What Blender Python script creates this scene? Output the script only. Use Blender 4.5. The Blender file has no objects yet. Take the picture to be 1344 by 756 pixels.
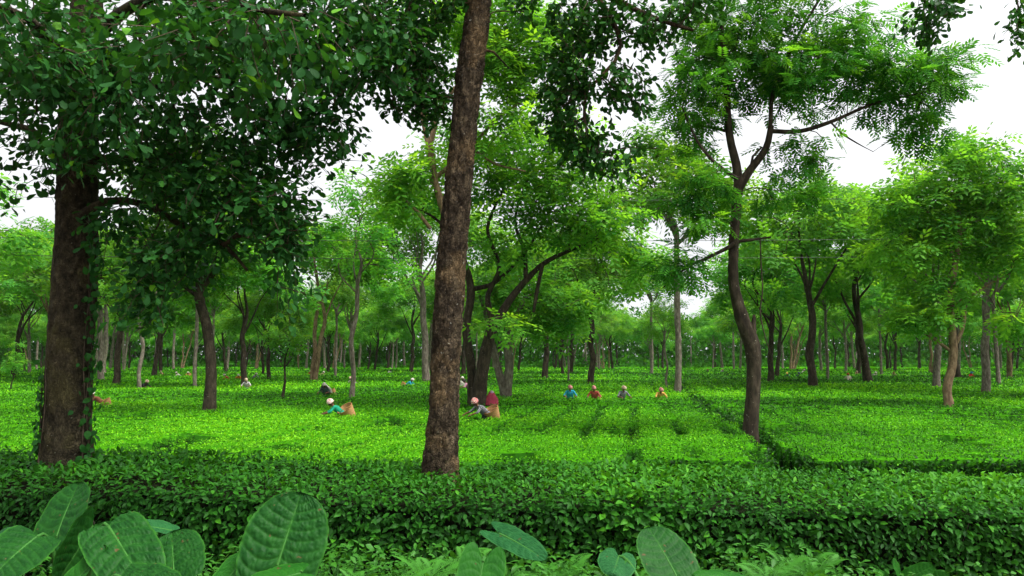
import bpy, bmesh, math, random
import numpy as np
from mathutils import Vector, Matrix

random.seed(11)
rng = np.random.default_rng(11)
scene = bpy.context.scene
COL = scene.collection
R = math.radians

# ------------------------------------------------------------------ camera
F_PX = 1015.0            # focal length in pixels of the 1344 px wide photograph
CAM_H = 2.7
PITCH = math.atan(94.0 / F_PX)
cam_d = bpy.data.cameras.new('camera')
cam_d.sensor_width = 36.0
cam_d.lens = 36.0 * F_PX / 1344.0
cam_d.clip_start = 0.05
cam_d.clip_end = 2000.0
cam = bpy.data.objects.new('camera', cam_d)
COL.objects.link(cam)
cam.location = (0, 0, CAM_H)
cam.rotation_euler = (math.pi / 2 + PITCH, 0, 0)
scene.camera = cam

# ------------------------------------------------------------------ sky, sun, exposure
SUN_EL, SUN_AZ = 62.0, 118.0          # azimuth measured from +Y (view direction) towards +X
world = bpy.data.worlds.new('World')
scene.world = world
world.use_nodes = True
wn = world.node_tree.nodes
wl = world.node_tree.links
wn.clear()
sky = wn.new('ShaderNodeTexSky')
sky.sky_type = 'NISHITA'
sky.sun_disc = False
sky.sun_elevation = R(SUN_EL)
sky.sun_rotation = R(SUN_AZ)
sky.air_density = 1.0
sky.dust_density = 6.0
sky.ozone_density = 1.0
hsv = wn.new('ShaderNodeHueSaturation')
hsv.inputs['Saturation'].default_value = 0.10
bg = wn.new('ShaderNodeBackground')
bg.inputs['Strength'].default_value = 0.15
wo = wn.new('ShaderNodeOutputWorld')
wl.new(sky.outputs['Color'], hsv.inputs['Color'])
cloud = wn.new('ShaderNodeMix')                      # even cloud layer: the sky is never darker than this
cloud.data_type = 'RGBA'; cloud.blend_type = 'LIGHTEN'; cloud.inputs['Factor'].default_value = 1.0
cloud.inputs['B'].default_value = (2.75, 2.82, 2.9, 1)
wl.new(hsv.outputs['Color'], cloud.inputs['A'])
wl.new(cloud.outputs['Result'], bg.inputs['Color'])
wl.new(bg.outputs['Background'], wo.inputs['Surface'])

sun_d = bpy.data.lights.new('sun', 'SUN')
sun_d.energy = 1.5
sun_d.angle = R(25)
sun_d.color = (1.0, 0.96, 0.88)
sun = bpy.data.objects.new('sun', sun_d)
COL.objects.link(sun)
sdir = Vector((math.cos(R(SUN_EL)) * math.sin(R(SUN_AZ)), math.cos(R(SUN_EL)) * math.cos(R(SUN_AZ)), math.sin(R(SUN_EL))))
sun.rotation_euler = sdir.to_track_quat('Z', 'Y').to_euler()
sun.location = (0, 0, 60)

vs = scene.view_settings
vs.view_transform = 'Standard'
vs.look = 'None'
vs.exposure = 1.28
vs.gamma = 1.0
vs.use_curve_mapping = False
scene.cycles.use_denoising = True
scene.cycles.max_bounces = 6
scene.cycles.diffuse_bounces = 3
scene.cycles.glossy_bounces = 2
scene.cycles.transmission_bounces = 3
scene.cycles.use_adaptive_sampling = True

# ------------------------------------------------------------------ pixel helpers
CT, ST = math.cos(PITCH), math.sin(PITCH)
def ray(px, py):
    u = (px - 672.0) / F_PX
    v = (378.0 - py) / F_PX
    return np.array((u, CT - v * ST, ST + v * CT))
def P(px, py, Y):
    d = ray(px, py)
    return np.array((0, 0, CAM_H)) + d * (Y / d[1])
TEA_H = 0.8
def on_plane(px, py, z=TEA_H):
    d = ray(px, py)
    return np.array((0, 0, CAM_H)) + d * ((z - CAM_H) / d[2])

# ------------------------------------------------------------------ object helpers
def tag(o, label=None, cat=None, group=None, kind=None):
    if label: o['label'] = label
    if cat: o['category'] = cat
    if group: o['group'] = group
    if kind: o['kind'] = kind
    return o
def empty(name, loc=(0, 0, 0), rz=0.0):
    o = bpy.data.objects.new(name, None)
    o.empty_display_size = 0.2
    COL.objects.link(o)
    o.location = loc
    o.rotation_euler = (0, 0, rz)
    return o
def link(name, me, parent=None, loc=None):
    o = bpy.data.objects.new(name, me)
    COL.objects.link(o)
    if parent is not None:
        o.parent = parent
    if loc is not None:
        o.location = loc
    return o
def fast_mesh(name, V, F, mats, tint=None, mi=None, smooth=False):
    """V (n,3), F (m,k) with k = 3 or 4, tint per face"""
    V = np.ascontiguousarray(V, dtype=np.float32)
    F = np.ascontiguousarray(F, dtype=np.int32)
    me = bpy.data.meshes.new(name)
    m, k = F.shape
    me.vertices.add(len(V)); me.vertices.foreach_set('co', V.ravel())
    me.loops.add(m * k); me.loops.foreach_set('vertex_index', F.ravel())
    me.polygons.add(m)
    me.polygons.foreach_set('loop_start', np.arange(m, dtype=np.int32) * k)
    if smooth:
        me.polygons.foreach_set('use_smooth', np.ones(m, dtype=bool))
    for mt in (mats if isinstance(mats, (list, tuple)) else [mats]):
        me.materials.append(mt)
    if mi is not None:
        me.polygons.foreach_set('material_index', np.ascontiguousarray(mi, dtype=np.int32))
    if tint is not None:
        at = me.attributes.new('tint', 'FLOAT', 'FACE')
        at.data.foreach_set('value', np.ascontiguousarray(tint, dtype=np.float32))
    me.update(calc_edges=True)
    return me
class Acc:
    """collects vertices and equal-sized faces"""
    def __init__(s): s.V, s.F, s.T, s.n = [], [], [], 0
    def add(s, V, F, t=None):
        V = np.asarray(V, dtype=np.float64); F = np.asarray(F)
        s.V.append(V); s.F.append(F + s.n); s.n += len(V)
        s.T.append(np.full(len(F), 0.5) if t is None else np.broadcast_to(np.asarray(t, dtype=float), (len(F),)))
    def mesh(s, name, mats, smooth=False):
        return fast_mesh(name, np.concatenate(s.V), np.concatenate(s.F), mats, np.concatenate(s.T), smooth=smooth)

# ------------------------------------------------------------------ numpy value noise
def _h(ix, iy, iz, seed):
    h = (ix.astype(np.int64) * 374761393 + iy.astype(np.int64) * 668265263 + iz.astype(np.int64) * 2147483647 + seed * 974634777) & 0xffffffff
    h = ((h ^ (h >> 13)) * 1274126177) & 0xffffffff
    h = (h ^ (h >> 16)) & 0xffffffff
    return h / 4294967295.0
def noise(x, y, z=0.0, seed=0):
    x = np.asarray(x, dtype=float); y = np.asarray(y, dtype=float); z = np.broadcast_to(np.asarray(z, dtype=float), np.broadcast(x, y).shape)
    x = np.broadcast_to(x, z.shape); y = np.broadcast_to(y, z.shape)
    ix, iy, iz = np.floor(x), np.floor(y), np.floor(z)
    fx, fy, fz = x - ix, y - iy, z - iz
    fx, fy, fz = [f * f * (3 - 2 * f) for f in (fx, fy, fz)]
    r = 0
    for a in (0, 1):
        for b in (0, 1):
            for c in (0, 1):
                w = (fx if a else 1 - fx) * (fy if b else 1 - fy) * (fz if c else 1 - fz)
                r = r + w * _h(ix + a, iy + b, iz + c, seed)
    return r
def fbm(x, y, z=0.0, seed=0, o=3):
    r, a, s = 0, 0.5, 0
    x = np.asarray(x, dtype=float); y = np.asarray(y, dtype=float); z = np.asarray(z, dtype=float)
    for i in range(o):
        r = r + a * noise(x * 2 ** i, y * 2 ** i, z * 2 ** i, seed + i); s += a; a *= 0.5
    return r / s

# ------------------------------------------------------------------ materials
def new_mat(name):
    m = bpy.data.materials.new(name)
    m.use_nodes = True
    n = m.node_tree.nodes
    n.clear()
    return m, n, m.node_tree.links
def ramp(n, stops):
    r = n.new('ShaderNodeValToRGB')
    e = r.color_ramp.elements
    while len(e) > 1: e.remove(e[-1])
    e[0].position = stops[0][0]; e[0].color = (*stops[0][1], 1)
    for p, c in stops[1:]:
        x = e.new(p); x.color = (*c, 1)
    return r
def leaf_mat(name, stops, trans=0.35, rough=0.45, tcol=(1.5, 1.25, 0.45), spec=0.16, vary=0.0, noise_scale=None):
    m, n, l = new_mat(name)
    out = n.new('ShaderNodeOutputMaterial')
    at = n.new('ShaderNodeAttribute'); at.attribute_name = 'tint'
    rp = ramp(n, stops)
    l.new(at.outputs['Fac'], rp.inputs['Fac'])
    c = rp.outputs['Color']
    if noise_scale:
        tc = n.new('ShaderNodeTexCoord'); nz = n.new('ShaderNodeTexNoise')
        nz.inputs['Scale'].default_value = noise_scale; nz.inputs['Detail'].default_value = 4
        l.new(tc.outputs['Object'], nz.inputs['Vector'])
        mr = n.new('ShaderNodeMapRange'); mr.inputs['From Min'].default_value = 0.3; mr.inputs['From Max'].default_value = 0.7
        mr.inputs['To Min'].default_value = 0.7; mr.inputs['To Max'].default_value = 1.25
        l.new(nz.outputs['Fac'], mr.inputs['Value'])
        h0 = n.new('ShaderNodeHueSaturation'); l.new(mr.outputs['Result'], h0.inputs['Value']); l.new(c, h0.inputs['Color']); c = h0.outputs['Color']
    if vary:
        oi = n.new('ShaderNodeObjectInfo')
        mh = n.new('ShaderNodeMapRange'); mh.inputs['To Min'].default_value = 0.5 - vary * 0.05; mh.inputs['To Max'].default_value = 0.5 + vary * 0.03
        mv = n.new('ShaderNodeMapRange'); mv.inputs['To Min'].default_value = 1 - vary; mv.inputs['To Max'].default_value = 1 + vary * 0.6
        l.new(oi.outputs['Random'], mh.inputs['Value']); l.new(oi.outputs['Random'], mv.inputs['Value'])
        h = n.new('ShaderNodeHueSaturation')
        l.new(mh.outputs['Result'], h.inputs['Hue']); l.new(mv.outputs['Result'], h.inputs['Value']); l.new(c, h.inputs['Color'])
        c = h.outputs['Color']
    b = n.new('ShaderNodeBsdfPrincipled')
    b.inputs['Roughness'].default_value = rough
    b.inputs['Specular IOR Level'].default_value = spec
    l.new(c, b.inputs['Base Color'])
    t = n.new('ShaderNodeBsdfTranslucent')
    mc = n.new('ShaderNodeMix'); mc.data_type = 'RGBA'; mc.blend_type = 'MULTIPLY'; mc.inputs['Factor'].default_value = 1
    l.new(c, mc.inputs['A']); mc.inputs['B'].default_value = (*tcol, 1)
    l.new(mc.outputs['Result'], t.inputs['Color'])
    mx = n.new('ShaderNodeMixShader'); mx.inputs['Fac'].default_value = trans
    l.new(b.outputs[0], mx.inputs[1]); l.new(t.outputs[0], mx.inputs[2])
    l.new(mx.outputs[0], out.inputs['Surface'])
    return m
def bark_mat(name, dark, mid, light, scale=6.0, stretch=0.35, lichen=0.0, lichen_col=(0.35, 0.36, 0.3), bump=0.5, patch=None, crack=None):
    m, n, l = new_mat(name)
    out = n.new('ShaderNodeOutputMaterial')
    tc = n.new('ShaderNodeTexCoord'); mp = n.new('ShaderNodeMapping')
    mp.inputs['Scale'].default_value = (1, 1, stretch)
    l.new(tc.outputs['Object'], mp.inputs['Vector'])
    nz = n.new('ShaderNodeTexNoise'); nz.inputs['Scale'].default_value = scale; nz.inputs['Detail'].default_value = 8; nz.inputs['Roughness'].default_value = 0.65
    l.new(mp.outputs['Vector'], nz.inputs['Vector'])
    rp = ramp(n, [(0.30, dark), (0.52, mid), (0.74, light)])
    l.new(nz.outputs['Fac'], rp.inputs['Fac'])
    c = rp.outputs['Color']
    if patch:
        n2 = n.new('ShaderNodeTexNoise'); n2.inputs['Scale'].default_value = 2.2; n2.inputs['Detail'].default_value = 5
        l.new(tc.outputs['Object'], n2.inputs['Vector'])
        r2 = ramp(n, [(0.50, (0, 0, 0)), (0.62, (1, 1, 1))]); l.new(n2.outputs['Fac'], r2.inputs['Fac'])
        mx = n.new('ShaderNodeMix'); mx.data_type = 'RGBA'; l.new(r2.outputs['Color'], mx.inputs['Factor'])
        mm = n.new('ShaderNodeMix'); mm.data_type = 'RGBA'; mm.inputs['Factor'].default_value = 0.7
        l.new(c, mm.inputs['A']); mm.inputs['B'].default_value = (*patch, 1)
        l.new(c, mx.inputs['A']); l.new(mm.outputs['Result'], mx.inputs['B']); c = mx.outputs['Result']
    if lichen:
        n3 = n.new('ShaderNodeTexNoise'); n3.inputs['Scale'].default_value = 17; n3.inputs['Detail'].default_value = 3
        l.new(tc.outputs['Object'], n3.inputs['Vector'])
        r3 = ramp(n, [(0.72 - lichen * 0.1, (0, 0, 0)), (0.76 - lichen * 0.1, (1, 1, 1))]); l.new(n3.outputs['Fac'], r3.inputs['Fac'])
        m3 = n.new('ShaderNodeMix'); m3.data_type = 'RGBA'; l.new(r3.outputs['Color'], m3.inputs['Factor'])
        l.new(c, m3.inputs['A']); m3.inputs['B'].default_value = (*lichen_col, 1); c = m3.outputs['Result']
    hgt = nz.outputs['Fac']
    if crack:
        mp2 = n.new('ShaderNodeMapping'); mp2.inputs['Scale'].default_value = (1, 1, 0.42); l.new(tc.outputs['Object'], mp2.inputs['Vector'])
        nw = n.new('ShaderNodeTexNoise'); nw.inputs['Scale'].default_value = 5; nw.inputs['Detail'].default_value = 4; l.new(tc.outputs['Object'], nw.inputs['Vector'])
        va = n.new('ShaderNodeMix'); va.data_type = 'RGBA'; va.blend_type = 'ADD'; va.inputs['Factor'].default_value = 0.38
        l.new(mp2.outputs['Vector'], va.inputs['A']); l.new(nw.outputs['Color'], va.inputs['B'])
        vo = n.new('ShaderNodeTexVoronoi'); vo.feature = 'DISTANCE_TO_EDGE'; vo.inputs['Scale'].default_value = crack; l.new(va.outputs['Result'], vo.inputs['Vector'])
        vc = n.new('ShaderNodeTexVoronoi'); vc.inputs['Scale'].default_value = crack; l.new(va.outputs['Result'], vc.inputs['Vector'])
        cv = n.new('ShaderNodeMapRange'); cv.inputs['To Min'].default_value = 0.65; cv.inputs['To Max'].default_value = 1.3; l.new(vc.outputs['Color'], cv.inputs['Value'])
        hv = n.new('ShaderNodeHueSaturation'); l.new(cv.outputs['Result'], hv.inputs['Value']); l.new(c, hv.inputs['Color'])
        ce = ramp(n, [(0.0, dark), (0.10, (1, 1, 1))]); l.new(vo.outputs['Distance'], ce.inputs['Fac'])
        mm2 = n.new('ShaderNodeMix'); mm2.data_type = 'RGBA'; mm2.blend_type = 'MULTIPLY'; mm2.inputs['Factor'].default_value = 0.5
        l.new(hv.outputs['Color'], mm2.inputs['A']); l.new(ce.outputs['Color'], mm2.inputs['B']); c = mm2.outputs['Result']
        cl_ = n.new('ShaderNodeMapRange'); cl_.inputs['From Max'].default_value = 0.16; l.new(vo.outputs['Distance'], cl_.inputs['Value'])
        ad = n.new('ShaderNodeMath'); ad.operation = 'ADD'; l.new(cl_.outputs['Result'], ad.inputs[0]); l.new(nz.outputs['Fac'], ad.inputs[1]); hgt = ad.outputs[0]
    b = n.new('ShaderNodeBsdfPrincipled'); b.inputs['Roughness'].default_value = 0.9; b.inputs['Specular IOR Level'].default_value = 0.1
    l.new(c, b.inputs['Base Color'])
    bp = n.new('ShaderNodeBump'); bp.inputs['Strength'].default_value = bump; bp.inputs['Distance'].default_value = 0.03
    l.new(hgt, bp.inputs['Height']); l.new(bp.outputs['Normal'], b.inputs['Normal'])
    l.new(b.outputs[0], out.inputs['Surface'])
    return m
def plain_mat(name, col, rough=0.8, var=0.25, scale=20.0, spec=0.08, metal=0.0):
    m, n, l = new_mat(name)
    out = n.new('ShaderNodeOutputMaterial')
    tc = n.new('ShaderNodeTexCoord'); nz = n.new('ShaderNodeTexNoise'); nz.inputs['Scale'].default_value = scale; nz.inputs['Detail'].default_value = 4
    l.new(tc.outputs['Object'], nz.inputs['Vector'])
    lo = tuple(max(0, x * (1 - var)) for x in col); hi = tuple(min(1, x * (1 + var)) for x in col)
    rp = ramp(n, [(0.3, lo), (0.7, hi)]); l.new(nz.outputs['Fac'], rp.inputs['Fac'])
    b = n.new('ShaderNodeBsdfPrincipled'); b.inputs['Roughness'].default_value = rough; b.inputs['Specular IOR Level'].default_value = spec
    b.inputs['Metallic'].default_value = metal
    l.new(rp.outputs['Color'], b.inputs['Base Color']); l.new(b.outputs[0], out.inputs['Surface'])
    return m

M = {}
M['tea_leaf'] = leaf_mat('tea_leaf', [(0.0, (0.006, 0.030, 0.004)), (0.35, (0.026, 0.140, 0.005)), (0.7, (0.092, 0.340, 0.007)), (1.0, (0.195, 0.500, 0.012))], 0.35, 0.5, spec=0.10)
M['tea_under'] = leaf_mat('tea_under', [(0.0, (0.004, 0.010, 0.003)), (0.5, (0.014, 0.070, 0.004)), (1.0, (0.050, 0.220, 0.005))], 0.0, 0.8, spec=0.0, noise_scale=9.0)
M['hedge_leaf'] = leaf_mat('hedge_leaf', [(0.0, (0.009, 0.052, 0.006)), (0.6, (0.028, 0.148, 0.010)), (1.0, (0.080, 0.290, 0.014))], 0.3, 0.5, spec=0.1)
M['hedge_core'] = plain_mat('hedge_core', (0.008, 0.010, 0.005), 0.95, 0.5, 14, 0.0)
M['broad_leaf'] = leaf_mat('broad_leaf', [(0.0, (0.012, 0.065, 0.014)), (0.7, (0.027, 0.122, 0.021)), (0.93, (0.045, 0.180, 0.020)), (1.0, (0.14, 0.38, 0.02))], 0.34, 0.5, spec=0.09)
M['dark_leaf'] = leaf_mat('dark_leaf', [(0.0, (0.010, 0.052, 0.008)), (0.8, (0.024, 0.112, 0.014)), (1.0, (0.06, 0.20, 0.02))], 0.3, 0.5, spec=0.09)
FE = [(0.0, (0.032, 0.150, 0.022)), (0.6, (0.090, 0.290, 0.032)), (1.0, (0.19, 0.44, 0.04))]  # feather greens paled: a veil of haze put into the leaf colour
M['feather_near'] = leaf_mat('feather_near', [(0.0, (0.020, 0.115, 0.016)), (0.6, (0.060, 0.245, 0.026)), (1.0, (0.15, 0.40, 0.03))], 0.55, 0.55, spec=0.08)
M['feather'] = leaf_mat('feather', FE, 0.55, 0.55, spec=0.08, vary=0.22)
M['feather_light'] = leaf_mat('feather_light', [(0.0, (0.040, 0.170, 0.024)), (0.6, (0.110, 0.330, 0.034)), (1.0, (0.22, 0.50, 0.04))], 0.6, 0.55, spec=0.08)
M['feather_far'] = leaf_mat('feather_far', [(0.0, (0.014, 0.070, 0.010)), (1.0, (0.065, 0.24, 0.022))], 0.4, 0.6, spec=0.0)
M['bark_left'] = bark_mat('bark_left', (0.014, 0.012, 0.007), (0.046, 0.038, 0.022), (0.115, 0.096, 0.054), 9, 0.6, 0.2, (0.20, 0.20, 0.15), 0.8, patch=(0.075, 0.066, 0.026), crack=34)
M['bark_centre'] = bark_mat('bark_centre', (0.017, 0.012, 0.008), (0.060, 0.045, 0.028), (0.19, 0.145, 0.088), 9, 0.45, 0.3, (0.28, 0.27, 0.22), 0.9, patch=(0.17, 0.115, 0.058), crack=25)
M['bark_grey'] = bark_mat('bark_grey', (0.045, 0.036, 0.026), (0.13, 0.11, 0.085), (0.27, 0.24, 0.19), 8, 0.4, 0.4, (0.3, 0.3, 0.26), 0.6)
M['bark_brown'] = bark_mat('bark_brown', (0.012, 0.010, 0.007), (0.036, 0.028, 0.019), (0.09, 0.070, 0.047), 8, 0.4, 0.2, (0.3, 0.28, 0.22), 0.6)
M['bark_tan'] = bark_mat('bark_tan', (0.05, 0.035, 0.02), (0.18, 0.12, 0.07), (0.32, 0.23, 0.14), 8, 0.4, 0.2, (0.3, 0.28, 0.22), 0.6)
M['twig'] = bark_mat('twig', (0.02, 0.015, 0.010), (0.055, 0.042, 0.028), (0.12, 0.095, 0.065), 10, 0.4, 0, bump=0.3)
M['soil'] = plain_mat('soil', (0.075, 0.05, 0.03), 0.95, 0.5, 3)

# ------------------------------------------------------------------ generic geometry
def resample(pts, step):
    """Catmull-Rom through control rows (x,y,z,r...), resampled about every step"""
    p = np.asarray(pts, dtype=float)
    if len(p) < 3:
        mid = (p[0] + p[1]) / 2; p = np.array([p[0], mid, p[1]])
    q = np.vstack([2 * p[0] - p[1], p, 2 * p[-1] - p[-2]])
    out = []
    for i in range(1, len(q) - 2):
        L = np.linalg.norm(q[i + 1, :3] - q[i, :3]); k = max(1, int(round(L / step)))
        for j in range(k):
            t = j / k
            a, b, c, d = q[i - 1], q[i], q[i + 1], q[i + 2]
            out.append(0.5 * ((2 * b) + (-a + c) * t + (2 * a - 5 * b + 4 * c - d) * t * t + (-a + 3 * b - 3 * c + d) * t ** 3))
    out.append(p[-1])
    o = np.array(out)
    if o.shape[1] > 3: o[:, 3] = np.maximum(o[:, 3], 0.001)
    return o
def tube(pts, radii, sides=6, disp=None, cap=False):
    p = np.asarray(pts, dtype=float); r = np.asarray(radii, dtype=float)
    n = len(p)
    t = np.gradient(p, axis=0); t /= np.linalg.norm(t, axis=1)[:, None] + 1e-9
    ref = np.array((1.0, 0, 0)) if abs(t[0][0]) < 0.8 else np.array((0, 1.0, 0))
    u = np.zeros((n, 3)); cur = ref
    for i in range(n):
        cur = cur - t[i] * np.dot(cur, t[i]); cur = cur / (np.linalg.norm(cur) + 1e-9); u[i] = cur
    v = np.cross(t, u)
    a = np.arange(sides) * 2 * math.pi / sides
    rr = r[:, None] * np.ones((1, sides))
    if disp is not None:
        rr = rr + disp(p, a, r)
    V = p[:, None, :] + rr[:, :, None] * (np.cos(a)[None, :, None] * u[:, None, :] + np.sin(a)[None, :, None] * v[:, None, :])
    V = V.reshape(-1, 3)
    i, j = np.meshgrid(np.arange(n - 1), np.arange(sides), indexing='ij')
    j2 = (j + 1) % sides
    Fq = np.stack([i * sides + j, i * sides + j2, (i + 1) * sides + j2, (i + 1) * sides + j], -1).reshape(-1, 4)
    if cap:
        b = (n - 1) * sides; k = np.arange(sides); ring = V[b:b + sides]; m0 = len(V)
        V = np.vstack([V, p[-1] + (ring - p[-1]) * 0.5 + t[-1] * r[-1] * 0.06, p[-1] + (ring - p[-1]) * 0.02 - t[-1] * r[-1] * 0.1])
        for x, y in ((b, m0), (m0, m0 + sides)):
            Fq = np.vstack([Fq, np.stack([x + k, x + (k + 1) % sides, y + (k + 1) % sides, y + k], -1)])
    return V, Fq
def bark_disp(amp, fy=2.2, fa=9.0, plates=True, seed=0, flare=0.0, z0=0.0):
    def f(p, a, r):
        s = np.concatenate([[0], np.cumsum(np.linalg.norm(np.diff(p, axis=0), axis=1))])
        S, A = np.meshgrid(s, a, indexing='ij')
        cx, cy = np.cos(A), np.sin(A)
        k = fa / (2 * math.pi) * 1.6
        n1 = fbm(cx * k, cy * k, S * fy, seed, 3)
        n2 = noise(cx * k * 2.3, cy * k * 2.3, S * fy * 3.0, seed + 9)
        ridge = 1 - np.abs(2 * n1 - 1)
        d = -amp * np.clip(ridge - 0.72, 0, 1) / 0.28 * 1.2 + amp * 0.6 * (n2 - 0.5)
        if plates:
            n3 = noise(cx * k * 0.9, cy * k * 0.9, S * fy * 2.6 + 40, seed + 4)
            d = d - amp * 0.8 * np.clip((1 - np.abs(2 * n3 - 1)) - 0.86, 0, 1) / 0.14
            d = d + amp * 0.9 * np.round(n3 * 3) / 3
        d = d + (fbm(cx * 0.9, cy * 0.9, S * 0.8, seed + 20, 2) - 0.5) * r[:, None] * 0.28
        if flare:
            fl = np.exp(-np.clip(p[:, 2] - z0, 0, 9) / 0.35)[:, None]
            d = d + fl * r[:, None] * flare * (0.4 + 0.9 * noise(cx * 1.6, cy * 1.6, 0 * S, seed + 31))
        return d
    return f

# leaf templates: local x = along the leaf, y = across, z = normal
T_KITE_V = np.array([(0, 0, 0), (0.45, 0.26, 0.06), (1, 0, -0.05), (0.45, -0.26, 0.06)]); T_KITE_F = np.array([(0, 3, 2, 1)])
T_TRI_V = np.array([(0, 0.0, 0), (0.55, 0.34, 0.05), (1, -0.06, 0), ]); T_TRI_V[0] = (0.1, -0.3, 0.02); T_TRI_F = np.array([(0, 2, 1)])
def leaf_n(rows, fold=0.10, droop=0.12):
    """rows (x, half width): a folded, drooping blade with a centre line"""
    V = [(0, 0, 0)]; Fs = []
    for x, w in rows:
        z = -droop * x * x
        V += [(x, w, fold * w * 2 + z), (x, 0, z), (x, -w, fold * w * 2 + z)]
    V.append((1, 0, -droop)); e = len(V) - 1
    Fs += [(0, 2, 1), (0, 3, 2)]
    for q in range(len(rows) - 1):
        a, c = 1 + 3 * q, 4 + 3 * q
        Fs += [(a, a + 1, c + 1), (a, c + 1, c), (a + 1, a + 2, c + 2), (a + 1, c + 2, c + 1)]
    a = 1 + 3 * (len(rows) - 1)
    Fs += [(a, a + 1, e), (a + 1, a + 2, e)]
    return np.array(V, dtype=float), np.array(Fs)
T_OBOV = leaf_n([(0.22, 0.13), (0.55, 0.29), (0.84, 0.25)])
T_OBOV_FINE = leaf_n([(0.10, 0.05), (0.25, 0.15), (0.45, 0.26), (0.65, 0.31), (0.82, 0.27), (0.94, 0.15)])
T_OVATE = leaf_n([(0.15, 0.19), (0.40, 0.27), (0.72, 0.17)], 0.14, 0.16)
T_HEDGE = leaf_n([(0.15, 0.15), (0.40, 0.25), (0.72, 0.15)], 0.16, 0.14)
T_HEDGE_LOW = leaf_n([(0.24, 0.20), (0.58, 0.22)], 0.16, 0.14)
T_HEDGE_FINE = leaf_n([(0.08, 0.09), (0.22, 0.20), (0.42, 0.26), (0.64, 0.20), (0.84, 0.09)], 0.16, 0.14)
def frond_template(pairs, plen, pw, droop=0.25):
    V, Fs = [], []
    for i in range(pairs):
        x = 0.12 + 0.85 * i / max(1, pairs - 1)
        l = plen * (0.65 + 0.6 * math.sin(math.pi * (0.2 + 0.7 * i / pairs)))
        for s in (-1, 1):
            ang = R(62 - 30 * i / pairs)
            d = np.array((math.cos(ang), s * math.sin(ang), -0.12)); q = np.array((-d[1], d[0], 0)) * pw
            b = np.array((x, 0, -droop * x * x)); k = len(V)
            tipz = -droop * 0.35 * l / plen * 0.3
            V += [b - q * 0.25, b + d * l * 0.55 - q * 0.5, b + d * l + np.array((0, 0, tipz)), b + d * l * 0.5 + q * 0.5]
            Fs.append((k, k + 1, k + 2, k + 3))
    return np.array(V), np.array(Fs)
T_FROND_N = frond_template(5, 0.42, 0.17)
T_FROND_M = frond_template(3, 0.5, 0.26)
def frames(d, up, roll=None):
    """columns: leaf axis d, side, normal"""
    d = d / (np.linalg.norm(d, axis=1)[:, None] + 1e-9)
    s = np.cross(up, d); s /= np.linalg.norm(s, axis=1)[:, None] + 1e-9
    nrm = np.cross(d, s)
    if roll is not None:
        c, q = np.cos(roll)[:, None], np.sin(roll)[:, None]
        s, nrm = c * s + q * nrm, -q * s + c * nrm
    return np.stack([d, s, nrm], -1)
def scatter(tmpl, pos, fr, size, tint):
    TV, TF = tmpl
    n, k = len(pos), len(TV)
    V = pos[:, None, :] + np.einsum('nij,kj->nki', fr, TV) * size[:, None, None]
    Fs = (TF[None] + (np.arange(n) * k)[:, None, None]).reshape(-1, TF.shape[1])
    return V.reshape(-1, 3), Fs, np.repeat(tint, len(TF))
def rand_dirs(n, zlo=-1, zhi=1):
    z = rng.uniform(zlo, zhi, n); a = rng.uniform(0, 2 * math.pi, n); h = np.sqrt(np.clip(1 - z * z, 0, 1))
    return np.stack([h * np.cos(a), h * np.sin(a), z], -1)

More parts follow.
